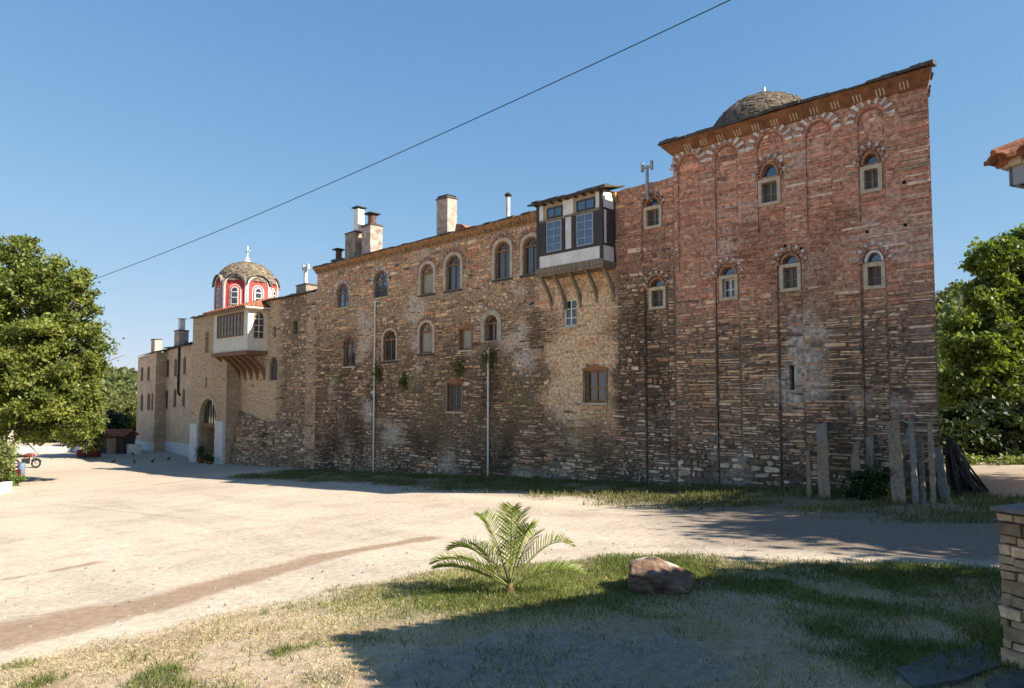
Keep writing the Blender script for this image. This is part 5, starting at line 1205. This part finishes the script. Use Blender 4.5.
# ================================================================== PLANKS AND POLES AGAINST THE TOWER
def plank(px0, px1, ytop, ybot, lean_px, m, lab, th=.05, ragged=.03, o_top=.14, m2=None):
    """board standing on the ground and leaning on the tower; footprint surveyed from the photograph"""
    Pb = gp((px0+px1)/2, ybot); t0, z1 = on((px0+px1)/2+lean_px, ytop, o_top); Pt = W(t0, o_top, z1)
    wd = (px1-px0)*Pb[1]/FPX*1.05; Pb = Pb+np.array([0, 0, -.03])
    ax = Vector(Pt-Pb); L = ax.length; ax.normalize(); nn = Vector(N); nn = (nn-ax*nn.dot(ax)).normalized(); sd = ax.cross(nn)
    q = MB(); rows = 9; vs = []
    for k in range(rows):
        f = k/(rows-1); c = Vector(Pb)+ax*L*f; e0 = random.uniform(-1, 1)*ragged*wd; e1 = random.uniform(-1, 1)*ragged*wd
        for s, ee in ((-1, e0), (1, e1)):
            dz = random.uniform(-.06, .04)*(k == rows-1)
            for d in (0, -th): vs.append(tuple(c+sd*(s*wd/2+ee)+nn*d+ax*dz))
    for k in range(rows-1):
        i = k*4; m_ = m2 if (m2 and k >= rows-3) else m
        q.add([], [], m)
        n = len(q.v)
        q.add(vs[i:i+8], [(0, 2, 6, 4), (1, 5, 7, 3), (0, 4, 5, 1), (2, 3, 7, 6)]+([(0, 1, 3, 2)] if k == 0 else [])+([(4, 6, 7, 5)] if k == rows-2 else []), m_)
    o = q.build('wooden_plank', None, Pb); o.location = tuple(Pb); return tag(o, lab, 'plank', 'rough planks leaning on the tower')
plank(806.5, 811, 450, 498, -1, 'plankwood', 'short narrow post, leftmost of the planks on the tower')
plank(818.5, 830, 423, 499, -3, 'plankwood', 'wide brown plank with a bleached grey top end', m2='greywood')
plank(848, 856, 442, 500, 4, 'plankwood', 'crooked tapering plank just left of the bush', ragged=.25)
plank(867, 874, 438, 492, -1, 'greywood', 'grey plank half hidden behind the bush')
plank(892.5, 905, 420, 504, -6, 'plankwood', 'widest and tallest plank, right of the bush')
plank(913, 918, 420, 504, -5, 'greywood', 'thin tall grey plank next to the widest plank', ragged=.15)
plank(921, 925.5, 433, 504, -4, 'oldwood', 'thin dark plank between two taller slats')
plank(931, 936, 421, 504, -4, 'plankwood', 'tall narrow plank near the corner of the tower', ragged=.12)
plank(941, 950, 447, 502, -9, 'greywood', 'leaning bowed plank at the corner of the tower', ragged=.14)
bp_ = gp(872, 500); bush('dark_green_bush', 'dark green bush growing among the planks at the tower foot', (bp_[0], bp_[1]+.25, bp_[2]), [(bp_[0]-.15, bp_[1]+.25, bp_[2]+.40, .42, .3, .42), (bp_[0]+.25, bp_[1]+.2, bp_[2]+.45, .35, .3, .45), (bp_[0]-.05, bp_[1]+.15, bp_[2]+.18, .55, .35, .22)], 4200, .085, (.012, .035, .01), (.05, .10, .025), 'leafd')
poleends = [(943.5+random.uniform(-1, 5)+k*.28, 432+random.uniform(0, 30)+k*.3, 949+k*.98+random.uniform(-3, 3), 490+random.uniform(-2, 7)) for k in range(40)]
for k, (xt, yt, xb, yb) in enumerate(poleends):
    Pb = gp(xb, yb); Pb[2] -= .02; dep = 18.6+.10*(k % 4); Pt = at(xt+1.5, yt, dep+.25); r = random.uniform(.025, .055)
    q = MB(); mid = (Pb+Pt)/2+RNG.normal(size=3)*.03; q.tube([Pb, mid, Pt], [r, r*.9, r*.6], 'polewood', 7); 
    o = q.build('wooden_pole', None, Pb, smooth=True); o.location = tuple(Pb)
    tag(o, 'dark wooden pole leaning in the pile at the right corner of the tower', 'pole', 'dark poles piled at the tower corner')

# ================================================================== LEFT BACKGROUND: wall, shed, planter, motorcycle
def lowwall(x0, x1, ytop, Y0, Y1, lab):
    a = at(x0, ytop, Y0); b = at(x1, ytop, Y1); q = MB(); d = Vector(b-a); d.z = 0; L = d.length; d.normalize(); n_ = Vector((-d.y, d.x, 0)); vs = []
    m = max(3, int(L/1.2))
    for k in range(m+1):
        c = Vector(a).lerp(Vector(b), k/m); g = gz(c.x, c.y)-.3; zt = c.z+random.uniform(-.06, .06)
        for s in (-.22, .22):
            for z in (g, zt): vs.append((c.x+n_.x*s, c.y+n_.y*s, z))
    for k in range(m):
        i = k*4; q.add(vs[i:i+8], [(0, 1, 5, 4), (2, 6, 7, 3), (1, 3, 7, 5)]+([(0, 2, 3, 1)] if k == 0 else [])+([(4, 5, 7, 6)] if k == m-1 else []), 'white')
    o = q.build('low_wall', None, a); o.location = tuple(a); return tag(o, lab, 'wall')
lowwall(14, 72, 446.5, 60, 60, 'low whitewashed wall under the big left tree')
lowwall(76, 103, 446, 60, 59, 'short low whitewashed wall left of the shed')
lowwall(129, 139, 444.5, 58.5, 58, 'short white wall between the shed and far wing')
p = at(116, 455, 58.8); gg = gz(p[0], 58.8); e = thing('wooden_shed', 'small dark wooden shed with a red tiled roof', 'shed', (p[0], 58.8, gg), radians(-4))
q = MB()
for k in range(10): x = -1.05+2.1*k/10; q.box(x+.01, x+.2, -.65+random.uniform(-.01, .01), -.6, -.3, 1.45, 'darkwood')
q.box(-1.05, 1.05, -.6, .8, -.3, 1.45, 'darkwood'); q.build('wall', e)
q = MB(); tileroof(q, (-1.3, -.95, 1.42), (1.3, -.95, 1.42), (1.3, .3, 1.95), (-1.3, .3, 1.95), .24); tileroof(q, (1.3, 1.2, 1.42), (-1.3, 1.2, 1.42), (-1.3, .3, 1.95), (1.3, .3, 1.95), .24); q.build('roof', e)
q = MB(); q.box(-.4, .4, -.69, -.655, -.1, 1.3, 'gatewood'); q.build('door', e)
p = gp(92, 456); q = MB(); q.box(-.8, .8, -.3, .3, -.05, .45, 'reddark', j=.02)
q.box(-.85, .85, -.35, .35, .45, .5, 'reddark'); q.box(-.75, -.6, -.32, .32, -.08, -.05, 'soot'); q.box(.6, .75, -.32, .32, -.08, -.05, 'soot')
o = q.build('storage_chest', None); o.location = (p[0], p[1]-.4, gz(p[0], p[1])+.03); tag(o, 'dark red wooden chest at the foot of the white wall beside the shed', 'chest')
# planter edge and red crate at the left border
a = gp(12, 491); b = gp(-22, 500); q = MB(); d = Vector(b-a); d.z = 0; L = d.length; dd = d.normalized(); nn = Vector((-dd.y, dd.x, 0)); 
P = [a+np.array(nn)*.0, b, b+np.array([0, 0, 0])-np.array(nn)*.35, a-np.array(nn)*.35]
vs = [(p_[0], p_[1], gz(p_[0], p_[1])-.1) for p_ in P]+[(p_[0]*.99+a[0]*.01, p_[1], gz(p_[0], p_[1])+.48) for p_ in P]
q.add(vs, [(0, 1, 2, 3), (4, 5, 6, 7), (0, 1, 5, 4), (1, 2, 6, 5), (2, 3, 7, 6), (3, 0, 4, 7)], 'white'); o = q.build('planter_kerb', None, a); o.location = tuple(a); tag(o, 'whitewashed planter kerb at the left edge of the yard', 'kerb')
p = gp(2, 488); p = p+np.array([-.1, .9, 0]); bush('planter_plant', 'bright green plant in the white planter at the left edge', (p[0], p[1], p[2]), [(p[0], p[1], p[2]+.4, .55, .4, .3), (p[0]-.7, p[1], p[2]+.45, .5, .4, .3)], 1500, .14, (.05, .10, .02), (.16, .24, .06), cat='plant')
p = gp(13, 482); q = MB()
for z in (.03, .2, .37, .54):
    q.box(-.32, .32, -.24, -.21, z, z+.14, 'redpaint'); q.box(-.32, .32, .21, .24, z, z+.14, 'redpaint'); q.box(-.32, -.29, -.21, .21, z, z+.14, 'redpaint'); q.box(.29, .32, -.21, .21, z, z+.14, 'redpaint')
for x in (-.27, .27):
    for y in (-.19, .19): q.box(x-.02, x+.02, y-.02, y+.02, 0, .69, 'redpaint')
q.box(-.31, .31, -.22, .22, .03, .06, 'redpaint'); q.box(-.30, .30, -.215, .215, .62, .66, 'redpaint')
o = q.build('slatted_crate', None); o.location = tuple(p); o.rotation_euler = (0, 0, .4); tag(o, 'red slatted crate standing beside the white planter kerb', 'crate')
p = gp(18, 475); q = MB(); q.lathe([(.17, 0), (.2, .05), (.21, .45), (.19, .72), (.17, .75), (.15, .74)], (0, 0, 0), 'bluep', 14); o = q.build('water_drum', None, smooth=True); o.location = tuple(p+np.array([0, .3, 0])); tag(o, 'blue grey plastic drum between the red crate and motorcycle', 'drum')
p = gp(24, 470); e = thing('motorcycle', 'red and black motorcycle parked in tree shade at the left edge', 'motorcycle', (p[0]-.5, p[1]+.8, gz(p[0]-.5, p[1]+.8)), radians(12))
for x in (-.65, .68):
    q = MB(); pts = [(x+.27*cos(a_), 0, .32+.27*sin(a_)) for a_ in np.linspace(0, 2*pi, 21)]; q.tube(pts, .055, 'rubber', 8, cap=False); wl = q.build('wheel', e)
    q = MB(); pts = [(x+.21*cos(a_), 0, .32+.21*sin(a_)) for a_ in np.linspace(0, 2*pi, 17)]; q.tube(pts, .018, 'chrome', 6, cap=False); q.tube([(x, -.06, .32), (x, .06, .32)], .05, 'chrome', 8)
    for k in range(8): a_ = 2*pi*k/8; q.tube([(x, 0, .32), (x+.2*cos(a_), 0, .32+.2*sin(a_))], .006, 'chrome', 4)
    q.build('rim', wl)
q = MB(); q.tube([(.68, .07, .32), (.42, .07, 1.0)], .025, 'chrome', 7); q.tube([(.68, -.07, .32), (.42, -.07, 1.0)], .025, 'chrome', 7); q.tube([(.36, -.36, 1.08), (.42, -.1, 1.03), (.42, .1, 1.03), (.36, .36, 1.08)], .016, 'soot', 7); q.build('fork', e)
q = MB(); q.tube([(.40, 0, .86), (.2, 0, .92), (0, 0, .86), (-.12, 0, .78)], [.08, .15, .14, .06], 'reddark', 10); q.tube([(-.45, 0, .80), (-.75, 0, .86), (-.85, 0, .9)], [.09, .08, .03], 'soot', 8); q.build('fuel_tank', e, smooth=True)
q = MB(); q.tube([(.02, 0, .86), (-.3, 0, .85), (-.62, 0, .93)], [.07, .11, .08], 'rubber', 8); q.build('seat', e, smooth=True)
q = MB(); q.box(-.2, .25, -.14, .14, .3, .68, 'soot', j=.03); q.tube([(-.15, 0, .4), (-.65, .09, .32)], .03, 'soot', 6); q.tube([(.2, .0, .7), (.40, 0, .9)], .035, 'soot', 6); q.build('engine', e)
q = MB(); q.tube([(.15, -.15, .35), (-.2, -.16, .28), (-.85, -.17, .42)], [.03, .035, .05], 'chrome', 8); q.build('exhaust', e)
q = MB(); q.tube([(.44, 0, .92), (.58, 0, .92)], [.06, .095], 'redpaint', 10); q.build('headlight', e)
q = MB(); pts = [(.68+.34*cos(a_), 0, .32+.34*sin(a_)) for a_ in np.linspace(.3, 2.6, 9)]; q.tube(pts, .05, 'soot', 6); q.build('mudguard', e)

# ================================================================== GATE POTS, PIGEONS, STONES, CABLE
for k, (px, py, s, lab) in enumerate(((203, 462, 1.0, 'terracotta pot with dark upright shrub left in the gateway'), (213.5, 461, .75, 'squat terracotta pot with low plant right in the gateway'), (219.5, 464, .6, 'small pot of trailing greenery before the right gate pilaster'))):
    p = gp(px, py); s *= .8; p = W(48.9-1.35*k, .35+(k == 2)*.35, 0); p[2] = gz(p[0], p[1]); e = thing('flower_pot', lab, 'flower pot', p, 0, 'flower pots at the gate')
    q = MB(); q.lathe([(.2*s, -.02), (.34*s, .42*s), (.37*s, .43*s), (.37*s, .52*s), (.31*s, .52*s), (.28*s, .4*s)], (0, 0, 0), 'terracotta', 14); q.build('pot', e)
    P = np.array([0, 0, .52*s+(.55 if k == 0 else .22)*s])+RNG.normal(size=(420, 3))*np.array([.17, .17, .27 if k == 0 else .12])*s*1.3
    quads('plant_foliage', leaves(P, .12), leafcols(len(P), (.015, .035, .01), (.06, .10, .03), RNG.random(len(P))), 'leafd', e)
def pigeon():
    bm = bmesh.new(); n = [(-.16, 0, .10, .02), (-.08, 0, .12, .05), (.02, 0, .14, .075), (.10, 0, .18, .055), (.13, 0, .235, .03), (.16, 0, .26, .035), (.20, 0, .255, .008)]
    q = MB(); q.tube([p[:3] for p in n], [p[3] for p in n], 'feather', 9)
    for s in (-1, 1): q.tube([(.02, s*.03, .10), (.025, s*.035, .04), (.02, s*.035, 0), (.05, s*.035, 0)], .007, 'feather', 4)
    bm.free(); return q
for px, py, a_, lab in ((113, 463.2, .3, 'dark bird on the shaded ground, nearest the big tree'), (134.5, 463.5, 2.2, 'dark bird on the shaded ground, second from the left'), (152.5, 463, 1.2, 'dark upright bird on the shaded ground before the far wing'), (168.5, 460.5, -.4, 'dark bird closest to the gate pilaster'), (133, 455.5, 2.8, 'dark bird beside the end of the white wall')):
    p = gp(px, py); q = pigeon(); o = q.build('small_bird', None, smooth=True); o.location = tuple(p); o.scale = (1.05,)*3; o.rotation_euler = (0, 0, a_); tag(o, lab, 'bird', 'dark birds on the ground before the wing')
for px, py, r, lab in ((184, 457, .22, 'pale loose stone by the wing wall, left one'), (187.5, 457.6, .28, 'larger pale loose stone close to the gate pilaster')):
    p = gp(px, py); o = rockmesh('loose_stone', (p[0], p[1], p[2]+.05), (r, r*.8, r*.6), int(px), lambda x, y, z: (.5, .46, .4), 2); tag(o, lab, 'stone', 'pale stones by the wing wall')
A = Vector(at(835, -50, 13)); Bq = Vector(at(-60, 326, 46)); q = MB()
pts = [tuple(A.lerp(Bq, k/40)-Vector((0, 0, .9*4*(k/40)*(1-k/40)))) for k in range(41)]; q.tube(pts, .013, 'cable', 6); o = q.build('overhead_cable', None, A); o.location = tuple(A); tag(o, 'thin black cable crossing the sky above the monastery', 'cable')

# ================================================================== GRASS
def blades(name, n, box, wfun, hr, wd, dark, light, lab, lean=.5):
    X = RNG.uniform(box[0], box[1], n); Y = RNG.uniform(box[2], box[3], n); keep = RNG.random(n) < wfun(X, Y); X, Y = X[keep], Y[keep]; n = len(X)
    Z = gzf(X, Y)-.004; P = np.stack([X, Y, Z], -1); a = RNG.uniform(0, 2*pi, n); b = RNG.uniform(0, 2*pi, n); h = hr[0]+(hr[1]-hr[0])*RNG.random(n)**1.8
    s = np.stack([np.cos(a), np.sin(a), 0*a], -1)*(wd*(.6+.8*RNG.random(n)))[:, None]; ln = np.stack([np.cos(b), np.sin(b), 0*b], -1)*(h*lean*(.2+RNG.random(n)))[:, None]
    up = np.zeros((n, 3)); up[:, 2] = h
    V = np.stack([P-s, P+s, P+s*.55+ln*.4+up*.6, P+ln+up*.98], 1)
    o = quads(name, V, leafcols(n, dark, light, fbm(X, Y, 1.1, 2)), 'grass'); struct(o, 'stuff'); o['label'] = lab; return o
rg = lambda X, Y: sst(-.05, .3, np.abs(X)*0+1)
blades('green_grass', 420000, (-8, 9, 5.6, 12.2), lambda X, Y: np.clip(cover(X, Y)[0]+.07*sst(0, .6, edge_y(X)-Y)*sst(.45, .7, fbm(X, Y, 3.5, 2)), 0, 1)*np.where(Y > edge_y(X)+1.2, 0, 1)*.95, (.02, .10), .0045, (.05, .078, .02), (.225, .26, .07), 'short green grass growing round the palm and boulder')
blades('dry_grass', 340000, (-8, 9, 5.4, 11.5), lambda X, Y: np.clip(cover(X, Y)[1]*sst(.34-.12*sst(-1, 1, X), .6-.12*sst(-1, 1, X), fbm(X, Y, 1.9, 4))+.30*sst(-.1, .5, edge_y(X)-Y)*fbm(X, Y, 5., 3), 0, 1)*.85, (.008, .045), .004, (.34, .27, .15), (.64, .54, .36), 'dry straw coloured grass on the foreground soil', 1.3)
def footw(X, Y): return np.clip(cover(X, Y)[3], 0, 1)*np.where(tof(X, Y)[1] > 0.03, 1, 0)*sst(.32, .62, fbm(X, Y, .8, 1)+.35*sst(1.6, .2, tof(X, Y)[1]))*np.clip(1-tof(X, Y)[0]/70, .2, 1)
blades('wall_foot_grass', 420000, (-16, 14, 14, 44), footw, (.04, .20), .013, (.06, .075, .022), (.23, .215, .085), 'uneven grass strip along the foot of the walls')
# straw, pebbles
def pebbles():
    n = 1500; X = RNG.uniform(-9, 9, n); Y = 5.6+8*RNG.random(n)**1.2; Z = gzf(X, Y); r = .006+.022*RNG.random(n)**4; V = []; C = []
    base = np.array([(1, 0, 0), (.3, .9, 0), (-.8, .6, 0), (-.9, -.5, 0), (.2, -1, 0)]); 
    for i in range(n):
        c = np.array([X[i], Y[i], Z[i]]); k = RNG.uniform(.7, 1.2, 5)[:, None]; P = c+base*k*r[i]*1.3; T = c+base*k*r[i]*.6+np.array([0, 0, r[i]*.8]); g = RNG.uniform(.14, .36); col = np.array([g, g*.93, g*.84])
        for j in range(5): V.append([P[j], P[(j+1) % 5], T[(j+1) % 5], T[j]]); C.append(col)
        V.append([T[0], T[1], T[2], T[3]]); C.append(col); 
    o = quads('loose_gravel', np.array(V), np.array(C), 'rock'); struct(o, 'stuff'); o['label'] = 'loose gravel scattered over the dirt yard'
pebbles()
